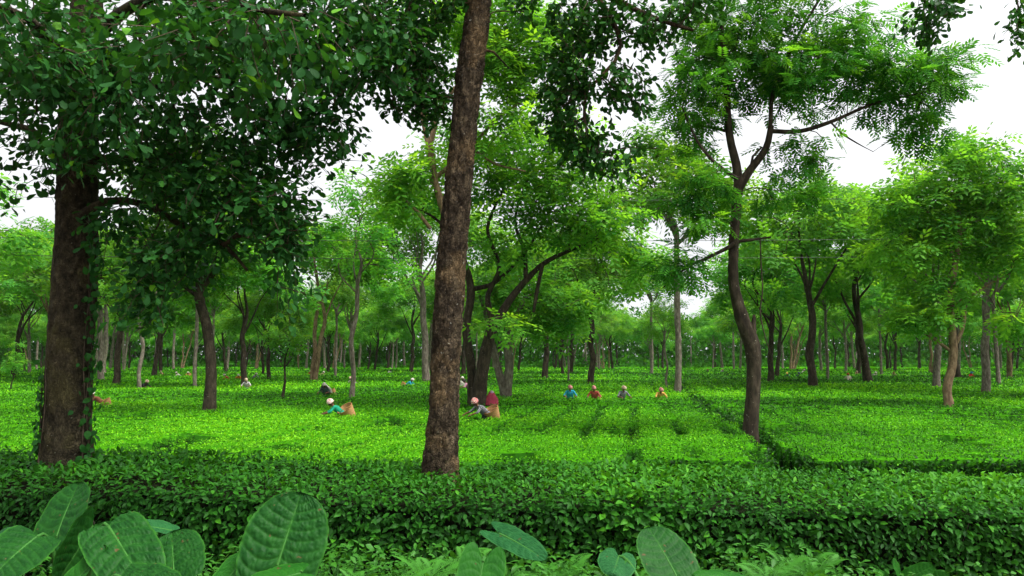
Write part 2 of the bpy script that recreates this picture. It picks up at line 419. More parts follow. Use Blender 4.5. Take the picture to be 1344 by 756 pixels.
# ------------------------------------------------------------------ tree growth
def blob_points(c, rad, n, shell=0.45):
    d = rand_dirs(n); r = rng.uniform(shell ** 3, 1, n) ** (1 / 3)
    k = 1 + 0.25 * (fbm(d[:, 0] * 1.7 + c[0], d[:, 1] * 1.7 + c[1], d[:, 2] * 1.7 + 5, 3, 2) - 0.5) * 2
    return np.asarray(c) + d * (r * k)[:, None] * np.asarray(rad)
def grow(chains, targets, lenw=0.3, seg=0.4, rtip=0.006, expo=0.45, zmin=-9, wob=0.12, droop=0.2):
    pos, dr, plen, par = [], [], [], []
    for ch in chains:
        g = np.gradient(ch[:, :3], axis=0); g /= np.linalg.norm(g, axis=1)[:, None] + 1e-9
        L = len(ch)
        for i in range(L):
            if ch[i, 2] < zmin: continue
            pos.append(ch[i, :3]); dr.append(g[i]); plen.append(0.0 if L < 2 else -0.6 * i / L); par.append(-1)
    n0 = len(pos)
    cap = n0 + len(targets) * 40
    A = np.zeros((cap, 3)); D = np.zeros((cap, 3)); PL = np.zeros(cap); PR = np.full(cap, -1)
    A[:n0] = pos; D[:n0] = dr; PL[:n0] = plen
    n = n0
    T = np.asarray(targets)
    dist = np.min(np.linalg.norm(T[:, None, :] - A[None, :n0, :], axis=2), axis=1) if len(T) * n0 < 4e6 else np.linalg.norm(T - A[n0 // 2], axis=1)
    branches = []; tips = []
    for ti in np.argsort(dist):
        t = T[ti]
        v = t - A[:n]; L = np.linalg.norm(v, axis=1) + 1e-6
        cosv = np.einsum('ij,ij->i', v, D[:n]) / L
        cost = L * (1.0 + 0.5 * np.clip(0.25 - cosv, 0, 2)) + lenw * PL[:n]
        k = int(np.argmin(cost)); L = L[k]; v = v[k] / L
        if L < 0.05: continue
        d0 = D[k] * 0.55 + v; d0 /= np.linalg.norm(d0)
        p0 = A[k]; p1 = p0 + d0 * L * 0.4 + np.array((0, 0, 0.05 * L)); p2 = t - v * L * 0.3 + np.array((0, 0, droop * L * 0.5))
        m = max(2, min(30, int(L / seg)))
        s = np.linspace(0, 1, m + 1)[1:, None]
        pp = (1 - s) ** 3 * p0 + 3 * (1 - s) ** 2 * s * p1 + 3 * (1 - s) * s ** 2 * p2 + s ** 3 * t
        if m > 2: pp[:-1] += rng.normal(0, wob * min(L / m, 0.5), (m - 1, 3))
        idx = list(range(n, n + m))
        A[n:n + m] = pp
        g = np.diff(np.vstack([p0, pp]), axis=0); D[n:n + m] = g / (np.linalg.norm(g, axis=1)[:, None] + 1e-9)
        PL[n:n + m] = max(PL[k], 0) + s[:, 0] * L
        PR[n] = k; PR[n + 1:n + m] = np.arange(n, n + m - 1)
        n += m
        branches.append((k, idx)); tips.append((n - 1))
    W = np.zeros(n)
    for t in tips: W[t] += 1
    for i in range(n - 1, n0 - 1, -1):
        if PR[i] >= 0: W[PR[i]] += W[i]
    rad = rtip * np.maximum(W, 1) ** expo
    out = []
    for k, idx in branches:
        pts = np.vstack([A[k], A[idx]]); rr = rad[idx]
        out.append((pts, np.concatenate([[rr[0] * 1.15], rr])))
    return out, A[tips], D[tips]
def branch_acc(branches, origin=(0, 0, 0)):
    acc = Acc(); o = np.asarray(origin)
    for pts, rr in branches:
        sides = 8 if rr[0] > 0.05 else (5 if rr[0] > 0.015 else 3)
        V, Fq = tube(pts - o, rr, sides); acc.add(V, Fq)
    return acc
def feather_leaves(tips, dirs, n_per, rc, size, tmpl, flat=0.45, origin=(0, 0, 0), tl=(0.2, 0.8), zc=None):
    n = len(tips) * n_per
    c = np.repeat(tips, n_per, axis=0); d0 = np.repeat(dirs, n_per, axis=0)
    scale = np.repeat(rng.uniform(0.65, 1.25, len(tips)), n_per)
    off = rand_dirs(n) * (rng.uniform(0, 1, n) ** 0.5)[:, None]
    pos = c + off * np.array((1, 1, flat)) * (rc * scale)[:, None]
    d = off * np.array((1, 1, 0.3)) + 0.4 * d0 * np.array((1, 1, 0.2)) + rng.normal(0, 0.35, (n, 3)) + np.array((0, 0, -0.22))
    fr = frames(d, np.tile((0, 0, 1.0), (n, 1)) + rng.normal(0, 0.28, (n, 3)))
    sz = size * rng.uniform(0.7, 1.25, n)
    base = np.repeat(rng.uniform(tl[0], tl[1], len(tips)), n_per)
    tint = np.clip(base + rng.normal(0, 0.12, n) + 0.12 * off[:, 2], 0, 1)
    return scatter(tmpl, pos - np.asarray(origin), fr, sz, tint)
def broad_leaves(tips, dirs, n_per, twig, size, tmpl, origin=(0, 0, 0)):
    """leaves set along short drooping twigs, as rosettes at the ends"""
    n = len(tips) * n_per
    td = dirs + rng.normal(0, 0.45, dirs.shape) + np.array((0, 0, -0.25)); td /= np.linalg.norm(td, axis=1)[:, None]
    c = np.repeat(tips, n_per, axis=0); d0 = np.repeat(td, n_per, axis=0)
    s = rng.uniform(-0.6, 1.0, n)
    pos = c + d0 * (s * twig)[:, None] + rng.normal(0, twig * 0.22, (n, 3))
    side = rand_dirs(n)
    d = side * np.array((1, 1, 0.7)) + 0.7 * d0 + np.array((0, 0, -0.25))
    fr = frames(d, np.tile((0, 0, 1.0), (n, 1)) + rng.normal(0, 0.55, (n, 3)))
    sz = size * rng.uniform(0.6, 1.2, n)
    tint = np.clip(np.repeat(rng.uniform(0.1, 0.7, len(tips)), n_per) + rng.normal(0, 0.15, n), 0, 0.93)
    tint[rng.random(n) < 0.006] = 1.0
    tw = [(np.vstack([tips[i] - td[i] * twig * 0.1, tips[i] + td[i] * twig * 0.5, tips[i] + td[i] * twig]), np.array([0.006, 0.005, 0.003])) for i in range(len(tips))]
    return (pos, fr, sz, tint), tw

# ================================================================== SETTING: ground
def ground_z(x, y):
    y = np.asarray(y, dtype=float)
    t = np.clip((9.0 - y) / 5.5, 0, 1); t = t * t * (3 - 2 * t)
    return 1.0 * t + 0.0 * np.asarray(x)
gx = np.concatenate([-np.geomspace(700, 14, 30), np.linspace(-13, 13, 53), np.geomspace(14, 700, 30)])
gy = np.concatenate([-np.geomspace(300, 4, 14), np.linspace(-3, 14, 52), np.geomspace(15, 900, 60)])
GX, GY = np.meshgrid(gx, gy, indexing='xy')
near = (np.abs(GX) < 30) & (GY < 30)
GZ = ground_z(GX, GY) + np.where(near, 0.08 * (fbm(GX * 1.3, GY * 1.3, 0, 2, 3) - 0.5), 0)
nxg = len(gx)
i, j = np.meshgrid(np.arange(len(gy) - 1), np.arange(nxg - 1), indexing='ij')
GF = np.stack([i * nxg + j, i * nxg + j + 1, (i + 1) * nxg + j + 1, (i + 1) * nxg + j], -1).reshape(-1, 4)
tag(link('ground', fast_mesh('ground', np.stack([GX, GY, GZ], -1).reshape(-1, 3), GF, M['soil'], smooth=True)), kind='structure')

# ================================================================== tea bushes
PD = np.array((0.158, 0.9874))                     # direction of the path and the rows
PN = np.array((0.9874, -0.158))
PATH_B = 3.0
FRONT = 14.4
def front_edge(x):
    t = np.clip((x + 2.0) / 3.5, 0, 1)
    return FRONT - 0.1 + 0.8 * t * t * (3 - 2 * t) - 0.03 * np.clip(x - 3, 0, 9) + 0.3 * (noise(x * 0.8, 0 * x, 0, 44) - 0.5) + 0.2 * (noise(x * 1.9, 0 * x, 0, 45) - 0.5)
def tea_profile(x, y):
    """height of the plucking table and how open (0..1) it is"""
    a = x * PD[0] + y * PD[1]; b = x * PN[0] + y * PN[1]
    h = 0.8 + 0.10 * (fbm(x * 0.35, y * 0.35, 0, 5, 3) - 0.5) + 0.07 * (noise(x * 1.6, y * 1.6, 0, 8) - 0.5)
    # bushes: rows 1.25 m apart
    rb = np.abs(((b - PATH_B) / 1.25 + 0.5) % 1.0 - 0.5) * 1.25          # distance to a furrow lies near 0.625
    furrow = np.clip(1.4 - np.abs(rb - 0.625) / 0.15, 0, 1)
    ra = np.abs((a / 1.15 + 0.5) % 1.0 - 0.5) * 1.15
    cross = np.clip(1 - np.abs(ra - 0.575) / 0.10, 0, 1)
    patch = fbm(x * 0.16, y * 0.16, 0, 15, 3) + 0.22 * (noise(x * 0.9, y * 0.9, 0, 16) - 0.5)
    g = furrow * np.clip((patch - 0.44) * 6, 0, 1) * 0.26 * (0.4 + noise(x * 1.3, y * 1.3, 0, 29)) + cross * np.clip((patch - 0.58) * 7, 0, 1) * 0.2
    hole = np.clip((noise(x * 0.75, y * 0.75, 0, 21) * 0.6 + noise(x * 2.1, y * 2.1, 0, 22) * 0.4 - 0.70) * 8, 0, 1)
    g = np.maximum(g, hole)
    wob = 0.10 * (noise(a * 0.8, b * 0.1, 0, 33) - 0.5)
    pw = 0.06 + 0.19 * noise(a * 0.55, 0 * b, 0, 34) + 0.07 * np.clip((22 - a) / 6, 0, 1)
    path = np.clip(1.5 - np.abs(b - PATH_B + 2.2 * wob) / pw, 0, 1) * np.clip(0.35 + 1.3 * noise(a * 0.9, b * 1.5, 0, 35), 0.3, 1)
    g = np.maximum(g, path)
    for ca, w, blo, bhi in ((57.5, 0.35, -60, 1), (84, 0.5, -90, 90), (118, 0.5, -120, 120), (41.5, 0.22, 3, 40), (66, 0.4, 3, 80)):
        c = np.clip(1.5 - np.abs(a - ca + wob * 2) / w, 0, 1) * ((b > blo) & (b < bhi))
        g = np.maximum(g, c * (0.65 + 0.35 * noise(b * 0.3, a, 0, 40)))
    fr = np.clip(1 - (y - front_edge(x)) / 0.16, 0, 1)
    g = np.maximum(g, fr)
    return h * (1 - 0.82 * g), np.clip(g, 0, 1)
ny_, nx_ = 290, 300
ty = np.concatenate([np.arange(FRONT - 1.0, FRONT + 1.2, 0.05), np.geomspace(FRONT + 1.25, 260, ny_)])
sx = np.linspace(-1, 1, nx_)
TY, SX = np.meshgrid(ty, sx, indexing='ij')
TX = SX * (0.78 * TY + 7)
TZ, TG = tea_profile(TX, TY)
TZ = np.maximum(TZ - 0.05 - 0.12 * TG, 0.02)
i, j = np.meshgrid(np.arange(len(ty) - 1), np.arange(nx_ - 1), indexing='ij')
TFc = np.stack([i * nx_ + j, i * nx_ + j + 1, (i + 1) * nx_ + j + 1, (i + 1) * nx_ + j], -1).reshape(-1, 4)
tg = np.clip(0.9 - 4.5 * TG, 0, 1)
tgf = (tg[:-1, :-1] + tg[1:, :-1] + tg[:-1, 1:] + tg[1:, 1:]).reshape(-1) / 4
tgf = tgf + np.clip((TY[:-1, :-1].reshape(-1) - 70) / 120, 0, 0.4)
tea = empty('tea_bushes', (0, 30, 0))
tag(tea, 'bright green flat-topped tea bushes covering the whole plantation field', 'tea bushes', kind='stuff')
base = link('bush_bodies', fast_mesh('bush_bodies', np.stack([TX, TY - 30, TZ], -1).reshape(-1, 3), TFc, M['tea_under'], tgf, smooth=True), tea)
tag(base, kind='stuff')
def tea_leaves(y0, y1, n, tmpl, name, k):
    y = np.exp(rng.uniform(math.log(y0), math.log(y1), int(n * 1.25)))
    x = rng.uniform(-1, 1, len(y)) * (0.74 * y + 3.0)
    z, g = tea_profile(x, y)
    keep = rng.random(len(y)) > np.clip(g * 0.62, 0, 0.6)
    x, y, z, g = x[keep], y[keep], z[keep], g[keep]
    m = len(x)
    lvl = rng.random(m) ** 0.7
    size = 0.054 * np.maximum(1, y / k) ** 0.9 * rng.uniform(0.7, 1.25, m)
    pos = np.stack([x, y - 30, z - 0.05 + lvl * (0.07 + 0.25 * np.clip(size - 0.06, 0, 0.3))], -1)
    d = rand_dirs(m, 0.0, 1.0) * np.array((1, 1, 0.75)) + np.array((0, 0, -0.05))
    fr = frames(d, np.tile((0, 0, 1.0), (m, 1)) + rng.normal(0, 0.35, (m, 3)))
    patch = fbm(x * 0.12, y * 0.12, 0, 51, 3)
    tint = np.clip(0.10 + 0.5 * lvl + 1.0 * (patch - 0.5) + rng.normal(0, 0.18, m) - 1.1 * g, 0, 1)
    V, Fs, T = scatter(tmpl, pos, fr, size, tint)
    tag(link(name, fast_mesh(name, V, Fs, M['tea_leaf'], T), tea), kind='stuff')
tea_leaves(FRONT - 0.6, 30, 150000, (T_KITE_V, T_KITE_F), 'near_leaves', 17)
tea_leaves(30, 150, 235000, (T_TRI_V * 1.1, T_TRI_F), 'far_leaves', 17)

def edge_leaves(n):
    """dark mature leaves on the sides of the bushes, along the front edge, the path and the gaps"""
    x1 = rng.uniform(-12, 14, 2 * n); y1 = front_edge(x1) + rng.uniform(-0.10, 0.17, 2 * n)
    y2 = np.exp(rng.uniform(math.log(FRONT), math.log(60), n)); b2 = PATH_B + rng.uniform(-0.5, 0.5, n)
    x2 = (b2 - y2 * PN[1]) / PN[0]
    x = np.concatenate([x1, x2]); y = np.concatenate([y1, y2])
    z, g = tea_profile(x, y); keep = (g > 0.08) & (z < 0.80); x, y, z, g = x[keep], y[keep], z[keep], g[keep]; m = len(x)
    pos = np.stack([x, y - 30 - 0.03 * (y < FRONT + 1), z + rng.uniform(-0.04, 0.07, m)], -1)
    d = rand_dirs(m) * np.array((1, 1, 0.7)) + np.array((0, -0.4, -0.1))
    fr = frames(d, np.tile((0, -0.5, 0.8), (m, 1)) + rng.normal(0, 0.5, (m, 3)))
    V, Fs, T = scatter((T_KITE_V, T_KITE_F), pos, fr, rng.uniform(0.06, 0.11, m) * np.maximum(1, y / 20), np.clip(rng.uniform(-0.1, 0.28, m) + 0.5 * (rng.random(m) < 0.06), 0, 1))
    tag(link('edge_leaves', fast_mesh('edge_leaves', V, Fs, M['tea_leaf'], T), tea), kind='stuff')
edge_leaves(12000)

# ================================================================== hedge
def hedge_surface(x, s):
    """s 0..1 runs up the front face and over the top to the back; returns point and outward normal"""
    top = 1.12 - 0.025 * x + 0.10 * (noise(x * 0.6, 0 * x, 0, 61) - 0.5)
    fy = 9.35 + 0.25 * (noise(x * 0.5, 0 * x + 3, 0, 62) - 0.5)
    by = 11.9 - 0.02 * x
    rr = 0.22
    L1 = top - rr - 0.05; L2 = rr * math.pi / 2; L3 = by - fy - rr; L4 = 0.6
    tot = L1 + L2 + L3 + L4; t = s * tot
    a = np.clip((t - L1) / L2, 0, 1) * math.pi / 2
    y = fy + rr - rr * np.cos(a); z = 0.05 + np.minimum(t, L1) + rr * np.sin(a)
    on = np.clip(t - L1 - L2, 0, L3); y = y + on; z = z + 0.0 * on
    dn = np.clip(t - L1 - L2 - L3, 0, L4); z = z - dn
    n = np.stack([0 * x, -np.cos(a), np.sin(a)], -1)
    n = np.where((dn > 0)[:, None], np.array((0, 1.0, 0.2)), n)
    lump = 0.09 * (fbm(x * 1.5, y * 1.5, z * 1.5, 63, 3) - 0.5) + 0.07 * (noise(x * 5, y * 5, z * 5, 66) - 0.5)
    p = np.stack([x + 0 * y, y, z], -1) + n * lump[:, None]
    return p, n, t / tot, np.clip(t / (L1 + 0.001), 0, 9)
HX = 13.0
hedge = empty('hedge', (0, 10.7, 0))
tag(hedge, 'long clipped dark green hedge in front of the tea field', 'hedge')
HO = np.array((0, 10.7, 0))
xs = np.linspace(-HX, HX, 260); ss = np.linspace(0, 1, 60)
Xc, Sc = np.meshgrid(xs, ss, indexing='ij')
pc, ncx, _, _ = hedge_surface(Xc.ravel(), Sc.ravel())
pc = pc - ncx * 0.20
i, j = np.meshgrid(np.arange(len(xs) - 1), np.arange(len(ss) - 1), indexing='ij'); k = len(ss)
link('dark_core', fast_mesh('dark_core', pc - HO, np.stack([i * k + j, (i + 1) * k + j, (i + 1) * k + j + 1, i * k + j + 1], -1).reshape(-1, 4), M['hedge_core'], smooth=True), hedge)['kind'] = 'stuff'  # near-black solid shell filling the hedge behind its leaves
NH = 64000
x = rng.uniform(-HX, HX, NH); s = np.where(rng.random(NH) < 0.42, rng.uniform(0, 0.26, NH), rng.uniform(0.2, 0.93, NH))
p, n, st, fl = hedge_surface(x, s)
dens = np.where(fl < 1, 0.42 + 0.58 * np.clip(fl * 2.2 + 1.6 * (fbm(x * 0.9, fl * 2, 0, 70, 2) - 0.5), 0, 1), 1.0)
kp = rng.random(NH) < dens
x, p, n, fl = x[kp], p[kp], n[kp], fl[kp]
m = len(x)
depth = rng.random(m) ** 1.6
pos = p - n * (depth * 0.22)[:, None] + n * 0.05
d = rand_dirs(m) * np.array((1, 1, 0.6)) + n * 0.6 + np.where(fl < 1, -0.45, 0.0)[:, None] * np.array((0, 0, 1.0))
upv = n * 0.9 + np.array((0, 0, 0.7)) + rng.normal(0, 0.35, (m, 3))
fr = frames(d, upv)
big = noise(x * 0.7, p[:, 1] * 0.7, p[:, 2] * 2, 72)
size = rng.uniform(0.052, 0.110, m) * (0.75 + 0.6 * big) * np.where(fl < 1, 1.1, 0.95)
tint = np.clip(0.22 + 0.30 * n[:, 2] + 0.35 * (big - 0.5) + rng.normal(0, 0.17, m) + 0.02 * x, 0, 1)  # lighter on top and to the right: fall of light painted into the tint
vis = np.argsort(-(size * (depth < 0.25) * (np.abs(x) < 6.3) * (fl < 2)))[:300]
rest = np.ones(m, bool); rest[vis] = False
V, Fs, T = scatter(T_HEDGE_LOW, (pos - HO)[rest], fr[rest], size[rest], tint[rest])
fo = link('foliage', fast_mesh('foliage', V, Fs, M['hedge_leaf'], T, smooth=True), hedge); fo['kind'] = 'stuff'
hl_me = [fast_mesh('hedge_leaf', T_HEDGE_FINE[0], T_HEDGE_FINE[1], M['hedge_leaf'], np.full(len(T_HEDGE_FINE[1]), t), smooth=True) for t in (0.3, 0.45, 0.6, 0.75)]
def leaf_objects(meshes, idx, pos, fr, size, parent, name='leaf'):
    for q in idx:
        o = link(name, meshes[q % len(meshes)], parent)
        m4 = Matrix([[*(fr[q][r] * size[q]), pos[q][r]] for r in range(3)] + [[0, 0, 0, 1]])
        o.matrix_local = m4
leaf_objects(hl_me, vis, pos - HO, fr, size, hedge)
st_acc = Acc()                                                      # bare stems low in the hedge front
for q in range(170):
    xx = rng.uniform(-HX, HX); y0 = 9.45 + rng.uniform(0, 0.5); h = rng.uniform(0.5, 0.95)
    a = rng.uniform(-0.25, 0.25); b = rng.uniform(-0.2, 0.1)
    pts = np.array([(xx, y0, 0.0), (xx + a * 0.4 + rng.normal(0, 0.02), y0 + b * 0.4, h * 0.45), (xx + a + rng.normal(0, 0.03), y0 + b, h)])
    V, Fq = tube(pts - HO, [0.010, 0.007, 0.003], 4); st_acc.add(V, Fq)
o = link('stems', st_acc.mesh('stems', M['bark_grey']), hedge); o['kind'] = 'stuff'

# ================================================================== the three large near trees
def px_chain(pts, Y, step=0.25):
    """rows (px, py, radius_px[, Y])"""
    out = []
    for q in pts:
        y = q[3] if len(q) > 3 else Y
        w = P(q[0], q[1], y); out.append((*w, q[2] * y / F_PX))
    return resample(out, step)
def px_blobs(blobs, Y, n_scale=1.0):
    """rows (px, py, rx_px, ry_px, count[, Y, depth_m])"""
    T = []
    for b in blobs:
        y = b[5] if len(b) > 5 else Y; dm = b[6] if len(b) > 6 else 1.0
        c = P(b[0], b[1], y)
        T.append(blob_points(c, (b[2] * y / F_PX, dm, b[3] * y / F_PX), max(1, int(b[4] * n_scale)), 0.0))
    return np.vstack(T)
def in_view_score(pos, size):
    """apparent size of a leaf inside the photograph's view"""
    v = pos - np.array((0, 0, CAM_H))
    f = v[:, 1] * CT + v[:, 2] * ST; u = v[:, 0] / np.maximum(f, 0.1) * F_PX + 672; w = 378 - (-v[:, 1] * ST + v[:, 2] * CT) / np.maximum(f, 0.1) * F_PX
    ok = (f > 0.5) & (u > 5) & (u < 1339) & (w > 5) & (w < 751)
    return np.where(ok, size / np.maximum(f, 0.5), 0)
def broad_tree(name, label, group, trunk, limbs, blobs, Y, bark, leafm, leaf_size, tmpl, n_per, sides, disp, twig=0.34, dens=1.2):
    base = trunk[0, :3].copy(); base[2] = 0.0
    root = empty(name, base); tag(root, label, 'tree', group)
    V, Fq = tube(trunk[:, :3] - base, trunk[:, 3], sides, disp)
    link('trunk', fast_mesh('trunk', V, Fq, bark, smooth=True), root)
    for lb in limbs:
        V, Fq = tube(lb[:, :3] - base, lb[:, 3], 12, bark_disp(0.006, 3, 6, False, 77))
        link('limb', fast_mesh('limb', V, Fq, bark, smooth=True), root)
    T = px_blobs(blobs, Y, dens)
    br, tips, dirs = grow([trunk[::2]] + limbs, T, zmin=4.2, rtip=0.0045)
    crown_leaf, tw = broad_leaves(tips, dirs, n_per, twig, leaf_size, tmpl)
    pos, fr, sz, tint = crown_leaf
    sc = in_view_score(pos, sz); top = np.argsort(-sc)[:300]; rest = np.ones(len(pos), bool); rest[top] = False
    V, Fs, Tt = scatter(tmpl, (pos - base)[rest], fr[rest], sz[rest], tint[rest])
    cr = link('crown', fast_mesh('crown', V, Fs, leafm, Tt, smooth=True), root); cr['kind'] = 'stuff'
    tw_o = link('twigs', branch_acc(br + tw, base).mesh('twigs', M['twig'], True), root); tw_o['kind'] = 'stuff'
    mes = [fast_mesh('tree_leaf', T_OBOV_FINE[0], T_OBOV_FINE[1], leafm, np.full(len(T_OBOV_FINE[1]), t), smooth=True) for t in (0.3, 0.5, 0.7, 0.85, 0.25, 0.6, 0.4, 0.2, 0.35, 0.55, 0.1, 0.97)]
    leaf_objects(mes, top, pos - base, fr, sz, cr)
    return root
YL = 10.9
tr = px_chain([(84, 735, 34), (86, 640, 31), (88, 590, 29), (92, 480, 27.5), (97, 370, 26.5), (101, 260, 25), (106, 130, 23), (114, 0, 19), (122, -180, 14), (132, -380, 7)], YL, 0.022)
lim = [px_chain([(108, 285, 10), (140, 264, 6), (190, 268, 4.5), (236, 294, 4), (294, 321, 3), (325, 355, 2)], YL - 0.2),
       px_chain([(98, 220, 11), (72, 200, 7), (40, 170, 5), (0, 160, 3.5), (-60, 120, 2.5)], YL - 0.3),
       px_chain([(106, 120, 12), (160, 108, 8), (240, 110, 6), (330, 60, 5), (430, 60, 3)], YL),
       px_chain([(110, 60, 11, 10.9), (170, 10, 8, 9.6), (250, -20, 6, 8.2), (330, 10, 5, 7.2), (400, 20, 3, 6.6)], YL),
       px_chain([(106, 130, 10, 10.9), (80, 70, 7, 9.8), (30, 20, 5, 8.8), (-60, -10, 4, 8.2)], YL),
       px_chain([(118, -80, 11), (230, -160, 8), (360, -150, 6), (470, -60, 4)], YL + 0.3),
       px_chain([(120, -150, 10), (20, -240, 7), (-120, -260, 5)], YL + 0.8),
       px_chain([(103, 210, 9, 10.9), (160, 210, 6, 11.3), (250, 200, 4, 11.8), (350, 220, 2.5, 12)], YL)]
blobs = [(60, 60, 110, 90, 85, 9.6, 1.0), (110, 130, 95, 90, 55, 9.3, 0.7), (230, 70, 130, 95, 110, 10.2, 1.3), (360, 90, 100, 100, 95, 10.6, 1.0),
         (420, 150, 55, 75, 45, 10.6, 0.7), (300, 200, 120, 70, 95, 10.9, 1.0), (170, 190, 90, 70, 45, 10.9, 1.0), (15, 190, 45, 70, 24, 10.3, 0.8),
         (340, 290, 75, 40, 50, 10.6, 0.7), (225, 325, 55, 45, 34, 10.6, 0.5), (190, 385, 30, 45, 16, 10.5, 0.4), (375, 350, 35, 55, 14, 10.5, 0.4), (245, 245, 100, 40, 40, 10.4, 0.6),
         (300, 50, 170, 55, 55, 7.4, 0.8), (20, 40, 90, 60, 26, 8.4, 0.6), (500, 60, 40, 70, 24, 10.2, 0.6), (150, 300, 30, 40, 10, 10.5, 0.3),
         (100, -180, 380, 130, 170, 10.9, 3.0), (350, -90, 200, 70, 70, 10.6, 1.5), (440, 30, 80, 60, 50, 10.3, 0.8)]
broad_tree('broadleaf_tree', 'massive dark trunk wrapped in climbing vines, large rounded leaves hanging low over the hedge', 'large trees standing in the hedge',
           tr, lim, blobs, YL, M['bark_left'], M['broad_leaf'], 0.132, T_OBOV, 18, 72, bark_disp(0.014, 3.4, 20, True, 5, 0.30, 0.7))
left_trunk = tr
YC = 11.0
tr = px_chain([(572, 760, 28), (576, 660, 24.5), (579, 605, 21.5), (584, 500, 20), (588, 400, 19), (597, 290, 18.5), (605, 210, 17.5), (614, 120, 17), (628, 10, 16), (640, -120, 15), (655, -280, 10), (670, -420, 5)], YC, 0.022)
lim = [px_chain([(634, -60, 10), (590, -80, 7), (545, -20, 5), (525, 70, 3), (515, 140, 2)], YC),
       px_chain([(638, -90, 10), (700, -80, 7), (770, -20, 5), (815, 60, 3.2), (770, 120, 2)], YC - 0.2),
       px_chain([(770, -20, 5), (850, 20, 3.6), (910, 40, 2.4)], YC - 0.2),
       px_chain([(645, -150, 9), (800, -170, 7), (1000, -110, 5), (1150, -40, 3.5), (1240, 20, 2)], YC),
       px_chain([(1000, -110, 5), (1180, -120, 3.5), (1330, -20, 2)], YC),
       px_chain([(650, -220, 9), (560, -300, 6), (440, -300, 4)], YC + 0.6),
       px_chain([(620, 62, 4), (648, 68, 1.8), (668, 90, 1.0)], YC)]
blobs = [(530, 40, 55, 60, 95, 11.2, 0.7), (545, 120, 45, 50, 60, 11.2, 0.5), (480, 60, 40, 60, 34, 11.2, 0.5), (580, -20, 50, 50, 40, 11.0, 0.6),
         (775, 20, 60, 45, 60, 10.8, 0.6), (755, 85, 40, 45, 42, 10.8, 0.5), (815, 115, 45, 30, 24, 10.8, 0.5), (745, 150, 35, 40, 30, 10.9, 0.4), (790, 200, 55, 26, 30, 11.0, 0.4), (860, 30, 45, 35, 26, 10.9, 0.5),
         (920, 5, 45, 18, 14, 10.9, 0.4), (690, 5, 20, 14, 8, 10.9, 0.3), (1225, 18, 38, 24, 22, 11, 0.4), (1344, 25, 14, 30, 10, 11, 0.3), (655, -260, 330, 100, 130, 11.2, 2.4), (1000, -110, 200, 40, 40, 11, 0.8), (730, -90, 160, 50, 40, 11.0, 1.0)]
broad_tree('broadleaf_tree', 'tall bare rough brown trunk rising from the hedge, leaning slightly, dark leaves overhead', 'large trees standing in the hedge',
           tr, lim, blobs, YC, M['bark_centre'], M['dark_leaf'], 0.115, T_OBOV, 16, 72, bark_disp(0.022, 3.2, 18, True, 8, 0.28, 0.7), 0.26)

# ================================================================== feathery shade trees
def feather_tree(name, label, group, trunks, limbs, T, bark, leafm, tmpl, n_per, rc, fsize, base=None, sides=14, zmin=2.5, lenw=0.3, disp=0.012, tl=(0.15, 0.75), twig_r=0.006, flat=0.45, stubs=()):
    base = np.array(trunks[0][0, :3]) if base is None else np.asarray(base, dtype=float)
    base = base.copy(); base[2] = 0.0
    root = empty(name, base); tag(root, label, 'tree', group)
    for t in trunks:
        V, Fq = tube(t[:, :3] - base, t[:, 3], sides, bark_disp(disp, 2.5, 8, True, int(abs(base[0] * 7)) + 3, 0.35, 0.5), cap=False)
        link('trunk', fast_mesh('trunk', V, Fq, bark, smooth=True), root)
    for lb in limbs:
        V, Fq = tube(lb[:, :3] - base, lb[:, 3], 9, bark_disp(disp * 0.4, 3, 6, False, 77))
        link('limb', fast_mesh('limb', V, Fq, bark, smooth=True), root)
    for nm, lb in stubs:
        V, Fq = tube(lb[:, :3] - base, lb[:, 3], 10, bark_disp(disp, 6, 8, True, 7), cap=True)
        link(nm, fast_mesh(nm, V, Fq, bark, smooth=True), root)
    br, tips, dirs = grow(list(trunks) + list(limbs), T, zmin=zmin, lenw=lenw, rtip=twig_r)
    V, Fs, Tt = feather_leaves(tips, dirs, n_per, rc, fsize, tmpl, flat, base, tl)
    cr = link('crown', fast_mesh('crown', V, Fs, leafm, Tt), root); cr['kind'] = 'stuff'
    tw = link('twigs', branch_acc(br, base).mesh('twigs', M['twig'], True), root); tw['kind'] = 'stuff'
    return root

# ---- crooked tree on the path, right of the middle
b = on_plane(985, 566); YR = b[1]
tr = px_chain([(984, 610, 11), (985, 566, 9.5), (989, 500, 9.5), (987, 455, 10), (973, 415, 8.5), (963, 370, 7), (963, 320, 6.2), (967, 270, 6.2), (970, 240, 6.6)], YR, 0.05)
lim = [px_chain([(970, 246, 7), (966, 215, 6), (957, 175, 5), (953, 110, 4.2), (948, 50, 3.2), (944, -30, 2)], YR),
       px_chain([(970, 246, 7), (985, 222, 5.5), (1005, 195, 4.5), (1012, 165, 4)], YR),
       px_chain([(1012, 172, 3.4), (1050, 172, 3), (1095, 158, 2.6), (1150, 135, 2), (1220, 120, 1.2)], YR, 0.2),
       px_chain([(1011, 170, 3.2), (1015, 120, 2.8), (1040, 60, 2.2), (1075, 0, 1.6)], YR),
       px_chain([(968, 235, 3.4), (940, 215, 2.6), (915, 185, 1.8), (895, 140, 1)], YR - 0.8),
       px_chain([(985, 222, 2.2), (988, 205, 1.8), (1000, 193, 1.2)], YR),
       px_chain([(953, 172, 2.4), (920, 165, 2), (880, 172, 1.2)], YR + 0.6),
       px_chain([(964, 320, 3.4), (950, 328, 2.6), (925, 340, 2.2), (900, 352, 1.6), (870, 378, 1.0)], YR - 0.2, 0.2),
       px_chain([(1090, 160, 1.6), (1105, 175, 1.4), (1125, 188, 1.0), (1146, 199, 0.5)], YR, 0.2)]
